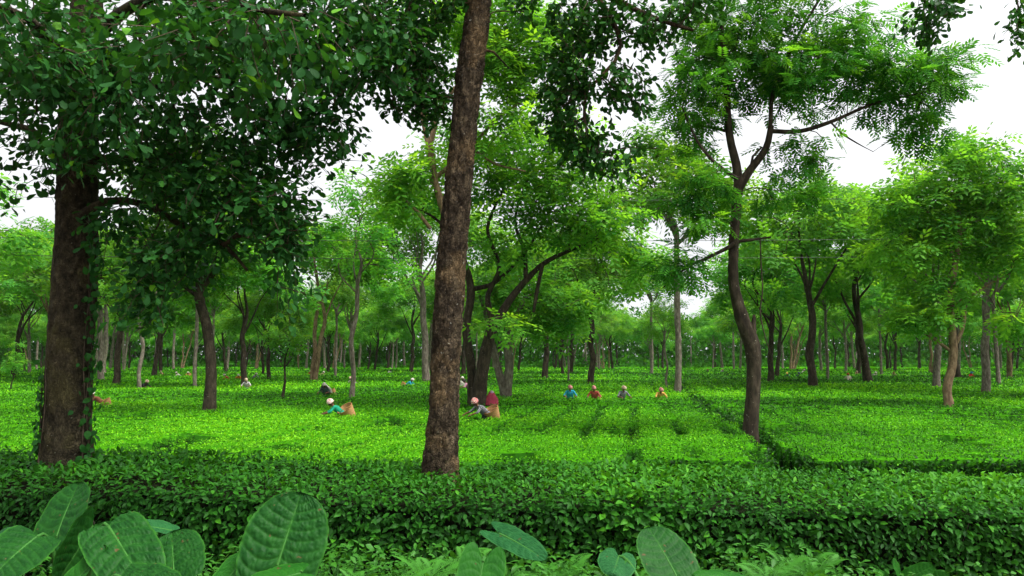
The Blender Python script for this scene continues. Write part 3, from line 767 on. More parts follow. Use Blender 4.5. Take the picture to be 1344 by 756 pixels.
stub = [('broken_stub', px_chain([(988, 470, 7), (988, 445, 5), (989, 425, 3.6), (990, 413, 1.6)], YR - 0.05, 0.08)),
        ('dead_branch', px_chain([(963, 326, 2.8), (970, 317, 2.4), (985, 315, 2.0), (1012, 311, 0.9)], YR, 0.1))]
blobs = [(990, 60, 100, 60, 66, YR, 2.0), (1050, 110, 70, 55, 42, YR, 1.8), (920, 120, 55, 60, 34, YR, 1.6), (1120, 70, 80, 60, 46, YR, 2.0), (1190, 110, 60, 50, 34, YR, 1.6),
         (1230, 100, 45, 45, 20, YR, 1.2), (1010, 0, 160, 40, 40, YR, 2.0), (900, 160, 35, 45, 14, YR, 1), (925, 255, 32, 55, 18, YR - 0.8, 0.6), (915, 300, 30, 44, 9, YR - 0.8, 0.6),
         (1035, 250, 45, 34, 10, YR, 1.0), (1060, 205, 50, 34, 12, YR, 1), (1210, 170, 40, 28, 14, YR, 1), (890, 350, 40, 18, 14, YR - 0.3, 0.7), (1000, -110, 180, 60, 50, YR, 2.5)]
T = px_blobs(blobs, YR, 1.2)
rt = feather_tree('shade_tree', 'slender crooked tree on the path with broken stub and hanging dead branch', 'shade trees in the near tea rows', [tr], lim, T,
                  M['bark_brown'], M['feather_near'], T_FROND_N, 10, 0.48, 0.36, sides=28, zmin=5.0, disp=0.010, stubs=stub, flat=0.32, tl=(0.1, 0.8), twig_r=0.0055)
vine = px_chain([(1000, 312, 0.9), (1001, 345, 1.0), (1003, 380, 0.9), (1000, 410, 1.1), (1006, 440, 0.8), (1013, 462, 0.5)], YR, 0.1)
V, Fq = tube(vine[:, :3] - np.array((b[0], b[1], 0)), vine[:, 3], 5)
vo = link('hanging_stem', fast_mesh('hanging_stem', V, Fq, M['twig'], smooth=True), rt)

# ---- big spreading tree behind the bare trunk
b = on_plane(628, 531); Y1 = b[1]
tr1 = px_chain([(627, 560, 12), (628, 531, 9.5), (632, 490, 8.6), (640, 450, 8), (650, 420, 7)], Y1, 0.08)
tr2 = px_chain([(622, 560, 9), (621, 531, 7), (618, 480, 6), (612, 430, 5.5), (618, 380, 5), (606, 330, 4), (600, 270, 3)], Y1 + 0.4, 0.08)
lim = [px_chain([(650, 425, 6.4), (668, 395, 5), (690, 368, 4.2), (712, 347, 3.3), (740, 332, 2.8), (780, 316, 1.4)], Y1, 0.15),
       px_chain([(648, 428, 5), (640, 390, 3.6), (655, 350, 3), (640, 300, 2.4), (660, 250, 1.6)], Y1 + 0.5),
       px_chain([(690, 368, 3.4), (688, 330, 2.6), (676, 290, 2), (690, 240, 1.4)], Y1),
       px_chain([(712, 347, 3), (705, 380, 2.6), (700, 410, 2)], Y1 - 0.3),
       px_chain([(618, 380, 3.4), (650, 370, 2.8), (690, 330, 2), (720, 280, 1.4)], Y1 + 0.6),
       px_chain([(606, 330, 3), (575, 290, 2), (540, 270, 1.2)], Y1 + 0.6)]
blobs = [(700, 210, 75, 40, 40, Y1, 2.5), (760, 235, 70, 45, 46, Y1, 2.5), (690, 265, 55, 35, 24, Y1, 2), (790, 290, 55, 35, 34, Y1, 2), (640, 230, 50, 45, 26, Y1 + 1, 2), (740, 290, 60, 30, 26, Y1, 2),
         (820, 345, 45, 40, 22, Y1, 1.6), (540, 250, 45, 35, 20, Y1 + 1, 1.6), (600, 190, 50, 45, 24, Y1 + 1, 1.6), (650, 425, 50, 20, 6, Y1 - 1.2, 0.9), (720, 170, 70, 30, 18, Y1, 2), (660, 320, 40, 30, 14, Y1, 1.5)]
feather_tree('shade_tree', 'large spreading tree with long curved limb behind the bare trunk', 'shade trees in the near tea rows', [tr1, tr2], lim, px_blobs(blobs, Y1, 1.3),
             M['bark_brown'], M['feather_light'], T_FROND_M, 8, 0.75, 0.5, zmin=4.0, disp=0.014, tl=(0.1, 0.85), twig_r=0.008)
# ---- double-stemmed tree beside it
b = on_plane(664, 521); Y2 = b[1]
tr1 = px_chain([(666, 545, 8), (665, 521, 6.5), (668, 480, 5.5), (667, 450, 4.5), (676, 420, 3.4), (690, 390, 2.6)], Y2, 0.08)
tr2 = px_chain([(663, 545, 7), (663, 521, 5.5), (655, 490, 5), (648, 462, 4.2), (640, 420, 3.4), (628, 380, 2.6)], Y2, 0.08)
blobs = [(700, 380, 60, 40, 46, Y2, 2.5), (650, 390, 45, 40, 26, Y2, 2), (740, 400, 45, 30, 24, Y2, 2), (680, 330, 70, 40, 26, Y2, 2.5), (720, 430, 40, 20, 12, Y2, 1.5)]
feather_tree('shade_tree', 'double-stemmed grey tree forking low out of the tea', 'shade trees in the near tea rows', [tr1, tr2], [], px_blobs(blobs, Y2, 1.5),
             M['bark_grey'], M['feather'], T_FROND_M, 8, 0.75, 0.5, zmin=3.5, tl=(0.1, 0.7), twig_r=0.008)
# ---- thin leaning dark tree beside the vine-wrapped trunk
b = on_plane(275, 538); Y3 = b[1]
tr1 = px_chain([(276, 570, 10), (275, 538, 8), (277, 480, 7), (272, 430, 6.5), (262, 390, 6), (266, 340, 5.5), (268, 300, 5), (262, 240, 4), (258, 160, 2.5)], Y3, 0.08)
lim = [px_chain([(264, 380, 4.5), (285, 350, 4), (297, 315, 3.4), (310, 260, 2.4)], Y3, 0.15), px_chain([(263, 392, 3), (240, 375, 2.2), (210, 350, 1.4)], Y3, 0.2)]
blobs = [(230, 330, 60, 50, 40, Y3, 2), (300, 300, 70, 60, 44, Y3, 2), (260, 220, 80, 60, 40, Y3, 2.5), (220, 260, 50, 50, 20, Y3, 2), (200, 400, 30, 26, 12, Y3, 1)]
feather_tree('shade_tree', 'dark thin-trunked tree with scaly bark standing alone in open tea', 'shade trees in the near tea rows', [tr1], lim, px_blobs(blobs, Y3, 1.5),
             M['bark_brown'], M['feather'], T_FROND_M, 11, 0.7, 0.46, zmin=4.0, tl=(0.0, 0.4), twig_r=0.007)
# ---- crooked slim tree on the right
b = on_plane(1245, 531); Y4 = b[1]
tr1 = px_chain([(1248, 560, 6.5), (1245, 531, 5.5), (1243, 508, 5.2), (1250, 480, 5.2), (1251, 450, 5), (1248, 420, 4.6), (1248, 390, 4.4), (1253, 350, 3.8), (1260, 310, 3), (1258, 260, 2.2)], Y4, 0.08)
lim = [px_chain([(1250, 458, 3.4), (1263, 432, 2.4), (1268, 400, 1.6)], Y4, 0.15), px_chain([(1249, 398, 2.8), (1275, 388, 2), (1300, 372, 1.4), (1325, 360, .8)], Y4, 0.2),
       px_chain([(1249, 462, 2.6), (1230, 448, 2), (1205, 432, 1.2)], Y4, 0.2), px_chain([(1254, 345, 2.4), (1235, 300, 1.8), (1200, 260, 1.2)], Y4, 0.2), px_chain([(1260, 310, 2.2), (1285, 270, 1.6), (1300, 230, 1)], Y4, 0.2)]
blobs = [(1250, 230, 70, 45, 44, Y4, 2.2), (1190, 270, 55, 40, 34, Y4, 2), (1310, 250, 50, 45, 34, Y4, 2), (1260, 300, 80, 35, 40, Y4, 2.2), (1180, 330, 45, 30, 22, Y4, 2), (1320, 330, 40, 35, 22, Y4, 2), (1200, 415, 34, 20, 20, Y4, 1.2), (1230, 380, 40, 22, 16, Y4, 1.4), (1280, 195, 40, 20, 12, Y4, 1.4), (1330, 420, 24, 20, 8, Y4, 1)]
feather_tree('shade_tree', 'slim tree with S-bent brown trunk rising from open tea', 'shade trees in the near tea rows', [tr1], lim, px_blobs(blobs, Y4, 1.5),
             M['bark_tan'], M['feather_light'], T_FROND_M, 11, 0.7, 0.46, zmin=3.0, tl=(0.1, 0.85), twig_r=0.007)

# ---- tall light-crowned tree hidden at its foot by the bare leaning trunk
Y5 = 29.0
tr1 = px_chain([(583, 575, 11), (584, 540, 9), (588, 460, 7.5), (592, 380, 6.5), (588, 300, 5.5), (572, 240, 4.6), (564, 190, 4)], Y5, 0.08)
lim = [px_chain([(563, 195, 4), (580, 140, 3.2), (620, 90, 2.4), (660, 50, 1.4)], Y5, 0.2), px_chain([(563, 195, 4), (552, 130, 3), (560, 60, 2), (590, -20, 1.2)], Y5, 0.2),
       px_chain([(564, 240, 3.4), (610, 200, 2.6), (660, 150, 2), (710, 120, 1.2)], Y5 + 0.5, 0.2), px_chain([(565, 300, 3), (540, 270, 2.2), (510, 250, 1.2)], Y5, 0.2), px_chain([(620, 195, 2), (650, 215, 1.6), (690, 225, 1)], Y5 + .3, 0.2)]
blobs = [(640, 60, 60, 50, 34, Y5, 2.2), (690, 110, 50, 50, 26, Y5, 2), (600, 20, 60, 45, 26, Y5, 2), (680, 20, 60, 45, 22, Y5, 2), (650, 170, 60, 30, 18, Y5, 2), (520, 255, 32, 34, 16, Y5, 1.3), (545, 215, 30, 30, 10, Y5, 1.3), (730, 60, 40, 45, 14, Y5, 2)]
feather_tree('shade_tree', 'tall light-crowned tree straight behind the bare leaning trunk', 'shade trees in the near tea rows', [tr1], lim, px_blobs(blobs, Y5, 1.5),
             M['bark_tan'], M['feather_light'], T_FROND_M, 10, 0.65, 0.46, zmin=6.0, tl=(0.2, 0.9), twig_r=0.007, flat=0.38)

# ---- templates for the trees further back (local coordinates, base at the origin)
def template(seed, H, fork_z, r0, lean, n_limb, spread, n_t, n_per, bark, rc=0.75, fs=0.6, tl=(0.2, 0.8), crown_lo=0.45, double=False, straight=False):
    global rng
    keep = rng; rng = np.random.default_rng(seed)
    def stem(dx):
        k = 0.05 if straight else 0.11
        pts = [(dx * 0.2, 0, -0.1, r0 * 1.25), (dx * 0.3, 0, 0.4, r0)]
        for q in range(1, 5):
            f = q / 4; pts.append((dx * (0.3 + f) + lean * f * fork_z * 0.3 + rng.normal(0, k * 0.5), rng.normal(0, k * 0.5), 0.4 + (fork_z - 0.4) * f, r0 * (1 - 0.22 * f)))
        lx, ly = pts[-1][0], pts[-1][1]; ax_, ay_ = rng.normal(0, 0.5, 2)
        for q in range(1, 4):                                            # the leader goes on into the crown, bending
            f = q / 3; pts.append((lx + ax_ * f * 1.6 + rng.normal(0, k * 2.2), ly + ay_ * f * 1.6 + rng.normal(0, k * 2.2), fork_z + (0.76 * H - fork_z) * f, r0 * (0.70 - 0.58 * f)))
        return resample(pts, 0.2)
    stems = [stem(0.0)] + ([stem(0.9)] if double else [])
    limbs = []
    for q in range(n_limb):
        s = stems[q % len(stems)]; zf0 = fork_z * rng.uniform(0.86, 1.0) + (0.62 * H - fork_z) * (q / n_limb) * rng.uniform(0.5, 1.0); st = s[int(np.argmin(np.abs(s[:, 2] - zf0)))]
        a = 2 * math.pi * (q + rng.uniform(-0.2, 0.2)) / n_limb
        sp = spread * rng.uniform(0.5, 0.9); hh = (H - st[2]) * rng.uniform(0.55, 0.95)
        rows = [tuple(st[:3]) + (st[3] * 0.55,)]
        for f, zf in ((0.25, 0.25), (0.6, 0.55), (1.0, 0.85)):
            rows.append((st[0] + math.cos(a) * sp * f + rng.normal(0, 0.25), st[1] + math.sin(a) * sp * f + rng.normal(0, 0.25), st[2] + hh * zf * rng.uniform(0.8, 1.0), st[3] * (0.48 - 0.38 * f)))
        limbs.append(resample(rows, 0.3))
    T = []
    top = stems[0][int(np.argmin(np.abs(stems[0][:, 2] - fork_z)))]
    nb = 14
    for q in range(nb):
        a = q * 2.4; f = math.sqrt((q + 0.5) / nb) * 0.92
        c = (top[0] + math.cos(a) * spread * f, top[1] + math.sin(a) * spread * f, H * (crown_lo + (0.88 - crown_lo) * (1 - 0.55 * f) * rng.uniform(0.7, 1.15)) + 0.3 + rng.normal(0, 0.035 * H))
        T.append(blob_points(c, (spread * 0.36, spread * 0.36, H * 0.065), n_t // nb, 0.1))
    T = np.vstack(T)
    root = feather_tree('shade_tree', None, None, stems, limbs, T, bark, M['feather'], T_FROND_M, n_per, rc, fs, base=(0, 0, 0), sides=12, zmin=fork_z * 0.8, tl=tl, twig_r=0.010, disp=0.016)
    rng = keep
    return root
def copy_tree(o, parent=None):
    c = o.copy(); COL.objects.link(c)
    if parent is not None: c.parent = parent
    for ch in o.children: copy_tree(ch, c)
    return c
TPL = {
    'umbrella': template(1, 15.0, 6.2, 0.25, 0.2, 6, 5.2, 200, 10, M['bark_grey'], crown_lo=0.40),
    'fork':     template(2, 13.5, 4.6, 0.24, -0.2, 4, 4.6, 190, 10, M['bark_brown'], crown_lo=0.36),
    'tall':     template(3, 16.0, 9.5, 0.18, 0.05, 5, 3.8, 150, 10, M['bark_grey'], crown_lo=0.5, straight=True),
    'double':   template(4, 14.0, 5.0, 0.17, 0.2, 6, 4.8, 190, 10, M['bark_tan'], crown_lo=0.38, double=True),
    'low':      template(5, 12.5, 3.8, 0.22, 0.3, 5, 4.8, 190, 10, M['bark_brown'], crown_lo=0.30),
    'slim':     template(6, 11.0, 5.5, 0.11, 0.1, 4, 2.2, 90, 8, M['bark_grey'], rc=0.6, fs=0.42, crown_lo=0.36),
    'sapling':  template(7, 4.8, 2.0, 0.06, 0.2, 3, 0.8, 40, 10, M['bark_brown'], rc=0.4, fs=0.3, crown_lo=0.34),
}
used = set()
placed = []
def put_tree(kind, x, y, sc, rz, label, group):
    o = TPL[kind] if kind not in used else copy_tree(TPL[kind])
    used.add(kind)
    o.location = (x, y, 0); o.rotation_euler = (0, 0, rz); o.scale = (sc, sc, sc)
    tag(o, label, 'tree', group); placed.append((x, y))
    return o
MID = 'shade trees in the middle tea rows'
for px, py, kind, sc, rz, lab in [
    (461, 521, 'slim', 1.2, 0.4, 'slender young tree with thin grey stem and airy narrow crown'),
    (371, 521, 'sapling', 1.15, 1.0, 'spindly sapling with one side shoot in open tea'),
    (775, 503, 'fork', 1.0, 2.2, 'sturdy brown tree with low side fork above the row of four pickers'),
    (746, 501, 'slim', 0.9, 4.0, 'thin dark tree right beside the sturdy low-forked brown tree'),
    (889, 514, 'tall', 1.0, 0.3, 'tall straight pole-like pale trunk at the edge of the path'),
    (876, 507, 'slim', 0.75, 2.0, 'small thin dark tree just beside the tall pole-like trunk'),
    (1011, 501, 'low', 1.1, 0.9, 'short thick leafy trunk just behind the crooked path tree'),
    (1067, 508, 'fork', 1.15, 4.2, 'dark forked tree with a leafy broad crown next to the short leafy trunk'),
    (1086, 498, 'tall', 0.75, 1.1, 'thin pale straight trunk just behind the dark forked tree'),
    (1139, 501, 'low', 1.4, 3.1, 'dark wide-forking tree with pickers at its foot'),
    (1229, 508, 'umbrella', 0.92, 0.2, 'thick grey-brown trunk with a picker bent beside it'),
    (1293, 514, 'umbrella', 0.88, 5.0, 'leaning pale grey trunk beyond the slim S-bent tree'),
    (1311, 503, 'tall', 0.85, 2.0, 'pale grey straight trunk next to the leaning grey trunk'),
    (1324, 496, 'double', 1.0, 4.4, 'tan double-stemmed tree beyond the leaning grey trunk'),
    (184, 511, 'slim', 1.15, 3.6, 'pale slanting trunk with a picker crouched at its foot'),
    (152, 504, 'low', 1.1, 1.9, 'thick dark trunk between the slanting pale trunk and the vine-wrapped tree'),
    (133, 499, 'umbrella', 1.0, 3.0, 'stout grey trunk just behind the vine-wrapped tree'),
    (256, 508, 'tall', 0.7, 4.8, 'thin pale trunk just behind the thin-trunked dark tree'),
    (321, 506, 'fork', 0.85, 0.3, 'brown low-forked tree with a picker in grey at its foot'),
    (14, 512, 'sapling', 0.75, 0.0, 'tiny bright green sapling by itself left of the vine-wrapped tree'),
    (560, 500, 'umbrella', 1.2, 2.6, 'tall broad tree standing straight behind the bare leaning trunk'),
    (410, 500, 'double', 1.12, 5.5, 'double-stemmed tan tree behind the slender young tree'),
    (60, 500, 'double', 1.0, 0.8, 'wide tree beyond the vine-wrapped trunk and the tiny sapling'),
    (855, 491, 'tall', 1.05, 0.6, 'pale trunk first in the far line along the path'),
]:
    w = on_plane(px, py)
    put_tree(kind, w[0], w[1], sc * (1.12 if kind not in ('sapling', 'slim') else 1.0), rz, lab, MID)
kinds = ['umbrella', 'fork', 'low', 'double', 'umbrella', 'low', 'tall', 'fork']
trng = np.random.default_rng(5)
FARL = {'umbrella': 'grey-trunked umbrella-crowned shade tree in the far tea rows', 'fork': 'brown low-forked shade tree in the far tea rows', 'low': 'wide low-crowned brown shade tree in the far tea rows',
        'double': 'tan double-stemmed shade tree in the far tea rows', 'tall': 'tall straight pale-trunked shade tree in the far tea rows'}
for a in np.arange(70, 215, 12.5):
    for bb in np.arange(-170, 150, 12.5):
        q = PD * (a + trng.uniform(-3, 3)) + PN * (bb + trng.uniform(-3, 3))
        if abs(q[0]) > 0.74 * q[1] + 4 or q[1] < 66: continue
        bq = q @ PN
        if abs(bq) < 7.5 and a < 135 and trng.random() < 0.9: continue      # the open lane along the path
        if trng.random() < 0.16: continue
        if min((q[0] - s) ** 2 + (q[1] - t) ** 2 for s, t in placed) < 30: continue
        k = kinds[int(trng.integers(0, len(kinds)))]
        put_tree(k, q[0], q[1], trng.uniform(0.8, 1.4), trng.uniform(0, 6.28), FARL[k], 'shade trees in the far rows')
# side rows outside the frame edge, whose crowns reach into the picture
for x, y, k, s, lab in ((31, 38, 'umbrella', 1.0, 'shade tree at the right end of the nearer tea rows'), (-27, 33, 'fork', 1.05, 'shade tree at the left end of the nearer tea rows')):
    put_tree(k, x, y, s, 1.0, lab, MID)
# the wood that closes the view
wood = empty('distant_wood', (0, 232, 0)); tag(wood, 'dense dark wood closing off the far end of the tea field', 'wood', kind='stuff')
n = 135000
x = rng.uniform(-215, 215, n); yy = rng.uniform(-14, 14, n); hmax = 10 + 12 * fbm(x * 0.07, yy * 0.05, 0, 90, 3)
z = hmax * rng.random(n) ** 1.25
low = rng.random(n) < 0.05; z = np.where(low, rng.uniform(0.5, 2.6, n) * fbm(x * 0.15, 0 * x, 0, 93, 2) * 1.6, z); yy = np.where(low, rng.uniform(-45, -10, n), yy)
pos = np.stack([x, yy, z], -1); d = rand_dirs(n)
V, Fs, Tt = scatter((T_TRI_V, T_TRI_F), pos, frames(d, rand_dirs(n)), rng.uniform(0.9, 1.8, n), np.clip(0.2 + 0.5 * noise(x * 0.2, z * 0.4, yy * 0.2, 91) + rng.normal(0, 0.15, n), 0, 1))
o = link('foliage', fast_mesh('foliage', V, Fs, M['feather_far'], Tt), wood); o['kind'] = 'stuff'
acc = Acc()
for q in range(140):
    xx = rng.uniform(-210, 210); y0 = rng.uniform(-14, 8); V, Fq = tube(np.array([(xx, y0, 0), (xx + rng.normal(0, .3), y0, 4), (xx + rng.normal(0, .8), y0, 9)]), [0.3, 0.24, 0.12], 6); acc.add(V, Fq)
o = link('trunks', acc.mesh('trunks', M['bark_grey']), wood); o['kind'] = 'stuff'

# ================================================================== vines on the massive trunk
def trunk_point(z, ang, off=0.02):
    k = int(np.argmin(np.abs(left_trunk[:, 2] - z))); c = left_trunk[k]
    return np.array((c[0] + math.cos(ang) * (c[3] + off), c[1] + math.sin(ang) * (c[3] + off), z))
ivy_me = [fast_mesh('vine_leaf', T_OVATE[0] * np.array((1, 1.5, 1)), T_OVATE[1], M['broad_leaf'], np.full(len(T_OVATE[1]), t), smooth=True) for t in (0.2, 0.4, 0.55)]
for lab, a0, z1, nl, wander, sz in (('creeper with small leaves climbing the lower part of the massive trunk', -2.6, 2.7, 200, 0.65, 0.085),
                            ('large-leaved creeper hanging down the tea-field edge of the massive trunk', -0.32, 4.9, 230, 0.36, 0.10),):
    z0 = 0.5
    root = empty('climbing_vine', trunk_point(z0, a0)); tag(root, lab, 'vine', 'vines on the massive trunk')
    o3 = np.array(root.location)
    zs = np.linspace(z0, z1, 40)
    for q in range(3):
        st = np.array([trunk_point(zz, a0 + wander * math.sin(zz * 1.7 + q * 2.1) * 0.6 + q * 0.12 * wander, 0.03) for zz in zs])
        V, Fq = tube(st - o3, np.linspace(0.012, 0.004, len(st)), 5)
        link('stem', fast_mesh('stem', V, Fq, M['twig'], smooth=True), root)
    for q in range(nl):
        zz = z0 + (z1 - z0) * rng.random() ** (1.5 if z1 < 3 else 1.0)
        an = a0 + rng.normal(0, wander * 0.6) * (1.0 if z1 > 3 else 1.4 - zz / z1)
        pt = trunk_point(zz, an, 0.04 + rng.random() * (0.05 if z1 < 3 else 0.12))
        nrm = np.array((math.cos(an), math.sin(an), 0.35)) + rng.normal(0, 0.3, 3)
        dd = np.array((-math.sin(an) * rng.normal(0, 0.8), math.cos(an) * rng.normal(0, 0.8), -0.8 + rng.normal(0, .4)))
        fr1 = frames(dd[None], nrm[None])
        o = link('leaf', ivy_me[q % 3], root)
        s = sz * rng.uniform(0.6, 1.25)
        o.matrix_local = Matrix([[*(fr1[0][r] * s), (pt - o3)[r]] for r in range(3)] + [[0, 0, 0, 1]])

# ================================================================== elephant-ear plants
def ear_mat(name, c0, c1, vein, rough=0.48, trans=0.18):
    m, n, l = new_mat(name)
    out = n.new('ShaderNodeOutputMaterial')
    at = n.new('ShaderNodeAttribute'); at.attribute_name = 'tint'
    tc = n.new('ShaderNodeTexCoord'); nz = n.new('ShaderNodeTexNoise'); nz.inputs['Scale'].default_value = 14; nz.inputs['Detail'].default_value = 6
    l.new(tc.outputs['Object'], nz.inputs['Vector'])
    r1 = ramp(n, [(0.3, c0), (0.7, c1)]); l.new(nz.outputs['Fac'], r1.inputs['Fac'])
    mx = n.new('ShaderNodeMix'); mx.data_type = 'RGBA'; l.new(at.outputs['Fac'], mx.inputs['Factor']); l.new(r1.outputs['Color'], mx.inputs['A']); mx.inputs['B'].default_value = (*vein, 1)
    ns_ = n.new('ShaderNodeTexNoise'); ns_.inputs['Scale'].default_value = 23; ns_.inputs['Detail'].default_value = 2; l.new(tc.outputs['Object'], ns_.inputs['Vector'])
    rs_ = ramp(n, [(0.70, (0, 0, 0)), (0.735, (1, 1, 1))]); l.new(ns_.outputs['Fac'], rs_.inputs['Fac'])
    m0 = mx; mx = n.new('ShaderNodeMix'); mx.data_type = 'RGBA'; l.new(rs_.outputs['Color'], mx.inputs['Factor']); l.new(m0.outputs['Result'], mx.inputs['A']); mx.inputs['B'].default_value = (0.075, 0.055, 0.02, 1)
    b = n.new('ShaderNodeBsdfPrincipled'); b.inputs['Roughness'].default_value = rough; b.inputs['Specular IOR Level'].default_value = 0.07
    l.new(mx.outputs['Result'], b.inputs['Base Color'])
    nb = n.new('ShaderNodeTexNoise'); nb.inputs['Scale'].default_value = 90; nb.inputs['Detail'].default_value = 3; l.new(tc.outputs['Object'], nb.inputs['Vector'])
    bp = n.new('ShaderNodeBump'); bp.inputs['Strength'].default_value = 0.25; bp.inputs['Distance'].default_value = 0.004
    l.new(nb.outputs['Fac'], bp.inputs['Height']); l.new(bp.outputs['Normal'], b.inputs['Normal'])
    t = n.new('ShaderNodeBsdfTranslucent'); mc = n.new('ShaderNodeMix'); mc.data_type = 'RGBA'; mc.blend_type = 'MULTIPLY'; mc.inputs['Factor'].default_value = 1
    l.new(mx.outputs['Result'], mc.inputs['A']); mc.inputs['B'].default_value = (1.3, 1.2, 0.4, 1); l.new(mc.outputs['Result'], t.inputs['Color'])
    ms = n.new('ShaderNodeMixShader'); ms.inputs['Fac'].default_value = trans
    l.new(b.outputs[0], ms.inputs[1]); l.new(t.outputs[0], ms.inputs[2]); l.new(ms.outputs[0], out.inputs['Surface'])
    return m
M['ear'] = ear_mat('ear', (0.006, 0.044, 0.007), (0.013, 0.074, 0.010), (0.032, 0.140, 0.014))
M['ear_young'] = ear_mat('ear_young', (0.010, 0.074, 0.007), (0.019, 0.112, 0.011), (0.040, 0.17, 0.016), trans=0.28)
M['ear_blue'] = ear_mat('ear_blue', (0.010, 0.064, 0.018), (0.018, 0.096, 0.026), (0.038, 0.15, 0.036))
M['stalk'] = plain_mat('stalk', (0.032, 0.115, 0.02), 0.5, 0.2, 8)
def ear_leaf(plant, pbase, B, Tp, width, normal, mat, quilt=0.010, lobe=0.28, cup=0.10, arch=0.10, seed=0, name='leaf', edge=0.012):
    """blade from the stalk joint B to the tip Tp; normal = the side that looks up"""
    B = np.asarray(B); Tp = np.asarray(Tp); ax = Tp - B; L = np.linalg.norm(ax); ax /= L
    nr = np.asarray(normal, dtype=float); nr = nr - ax * (nr @ ax); nr /= np.linalg.norm(nr); sd = np.cross(nr, ax)
    width = width * 0.93
    nt, ns = 84, 64
    t = np.linspace(0, 1, nt); s = np.linspace(-1, 1, ns)
    Tt, S = np.meshgrid(t, s, indexing='ij'); A = np.abs(S)
    prof = np.clip(1 - Tt, 0, 1) ** 0.5 * (0.80 + 0.75 * Tt)
    prof = prof / prof.max()
    w = prof * width / 2
    X = Tt * L - lobe * L * np.sin(A * 2.35) * (1 - Tt) ** 2.2
    Yl = S * w * (1 - 0.10 * (1 - Tt) ** 8)
    ph = Tt * 8.5 - A * 1.6 + 0.1 * noise(Tt * 6, S * 3, 0, seed)
    vein = np.abs(np.sin(math.pi * ph)); vv = np.clip(1 - vein / 0.22, 0, 1) * (A < 0.97)
    cross = np.abs(np.sin(math.pi * (A * 8 + 1.5 * noise(Tt * 16, S * 16, 0, seed + 2))))
    Z = 0.85 * quilt * (vein ** 0.5) * (0.25 + 0.75 * cross ** 0.6) * np.clip(A * 6, 0, 1) * np.clip((1 - A) * 5, 0.2, 1) + quilt * 0.5 * (fbm(Tt * 24, S * 20, 0, seed + 5, 2) - 0.5)
    Z = Z + cup * L * A ** 1.7 * 0.7 - arch * L * (Tt - 0.25) ** 2 + edge * L * np.sin(Tt * 15 + S * 2 + seed) * A ** 3
    # torn, uneven margin
    Yl = Yl * (1 + 0.035 * (noise(Tt * 26, np.sign(S) * 4, 0, seed + 8) - 0.5) * A ** 6)
    W = B + X[..., None] * ax + Yl[..., None] * sd + Z[..., None] * nr
    W = W.reshape(-1, 3) - pbase
    i, j = np.meshgrid(np.arange(nt - 1), np.arange(ns - 1), indexing='ij')
    Fq = np.stack([i * ns + j, i * ns + j + 1, (i + 1) * ns + j + 1, (i + 1) * ns + j], -1).reshape(-1, 4)
    mid = np.clip(1 - A / 0.05, 0, 1) * (1 - 0.6 * Tt)
    rim = (A > 0.96) * 0.6
    tn = np.clip(0.55 * vv * (1 - 0.6 * A) + 0.8 * mid + rim, 0, 1)
    lf = link(name, fast_mesh(name, W, Fq, mat, ((tn[:-1, :-1] + tn[1:, :-1] + tn[:-1, 1:] + tn[1:, 1:]) / 4).ravel(), smooth=True), plant)
    mt = np.linspace(0, 0.9, 14)
    mpts = np.array([B + ax * L * q + nr * (-arch * L * (q - 0.25) ** 2 - 0.002) for q in mt]) - pbase
    V, Fq = tube(mpts, np.linspace(0.011, 0.002, 14) * min(1.0, L / 0.5), 6)
    link('midrib', fast_mesh('midrib', V, Fq, M['stalk'], smooth=True), lf)
    jb = B + nr * (-arch * L * 0.0625)
    g = pbase; h = jb[2] - g[2]
    sp = resample(np.array([(*(np.zeros(3) + (rng.normal(0, 0.04), rng.normal(0, 0.04), -0.02)), 0.022), (*((jb - pbase) * np.array((0.35, 0.35, 0.5))), 0.018), (*((jb - pbase) * np.array((0.8, 0.8, 0.95)) - ax * 0.03), 0.013), (*(jb - pbase), 0.010)]), 0.06)
    V, Fq = tube(sp[:, :3], sp[:, 3], 8)
    link('stalk', fast_mesh('stalk', V, Fq, M['stalk'], smooth=True), lf)
    return lf
def ear_plant(px, Y, label):
    c = P(px, 756, Y); g = np.array((c[0], Y, float(ground_z(c[0], Y)) - 0.02))
    o = empty('elephant_ear_plant', g); tag(o, label, 'plant', 'elephant-ear plants below the hedge')
    return o, g
back = np.array((0.0, -1.0, 0.45))
o, g = ear_plant(100, 5.3, 'clump of big quilted elephant-ear leaves crowded together in front of the hedge')
W5 = 5.2 / F_PX
ear_leaf(o, g, P(74, 704, 5.2), P(101, 632, 5.4), 84 * W5, (-0.35, -1, 0.35), M['ear'], 0.008, 0.42, 0.05, 0.10, 1)
ear_leaf(o, g, P(48, 704, 5.0), P(-22, 762, 4.7), 88 * W5, (0.1, -0.5, 1.0), M['ear'], 0.012, 0.08, 0.05, 0.18, 2)
ear_leaf(o, g, P(122, 690, 5.15), P(70, 775, 4.95), 100 * W5, (0.45, 0.55, 1.0), M['ear'], 0.008, 0.2, 0.22, 0.05, 3)
ear_leaf(o, g, P(142, 690, 4.9), P(196, 775, 4.5), 82 * W5, (0.15, -0.7, 0.9), M['ear'], 0.022, 0.06, 0.02, 0.16, 4)
ear_leaf(o, g, P(229, 762, 4.9), P(224, 696, 5.2), 86 * W5, (0.1, -1, 0.35), M['ear'], 0.014, 0.1, 0.03, 0.12, 5)
ear_leaf(o, g, P(225, 696, 5.9), P(160, 684, 5.7), 46 * W5, (0.1, -0.25, 1), M['ear_blue'], 0.006, 0.2, 0.05, 0.18, 6)
ear_leaf(o, g, P(165, 762, 4.4), P(232, 775, 4.2), 60 * W5, (0, -0.5, 1), M['ear'], 0.018, 0.2, 0.06, 0.1, 7)
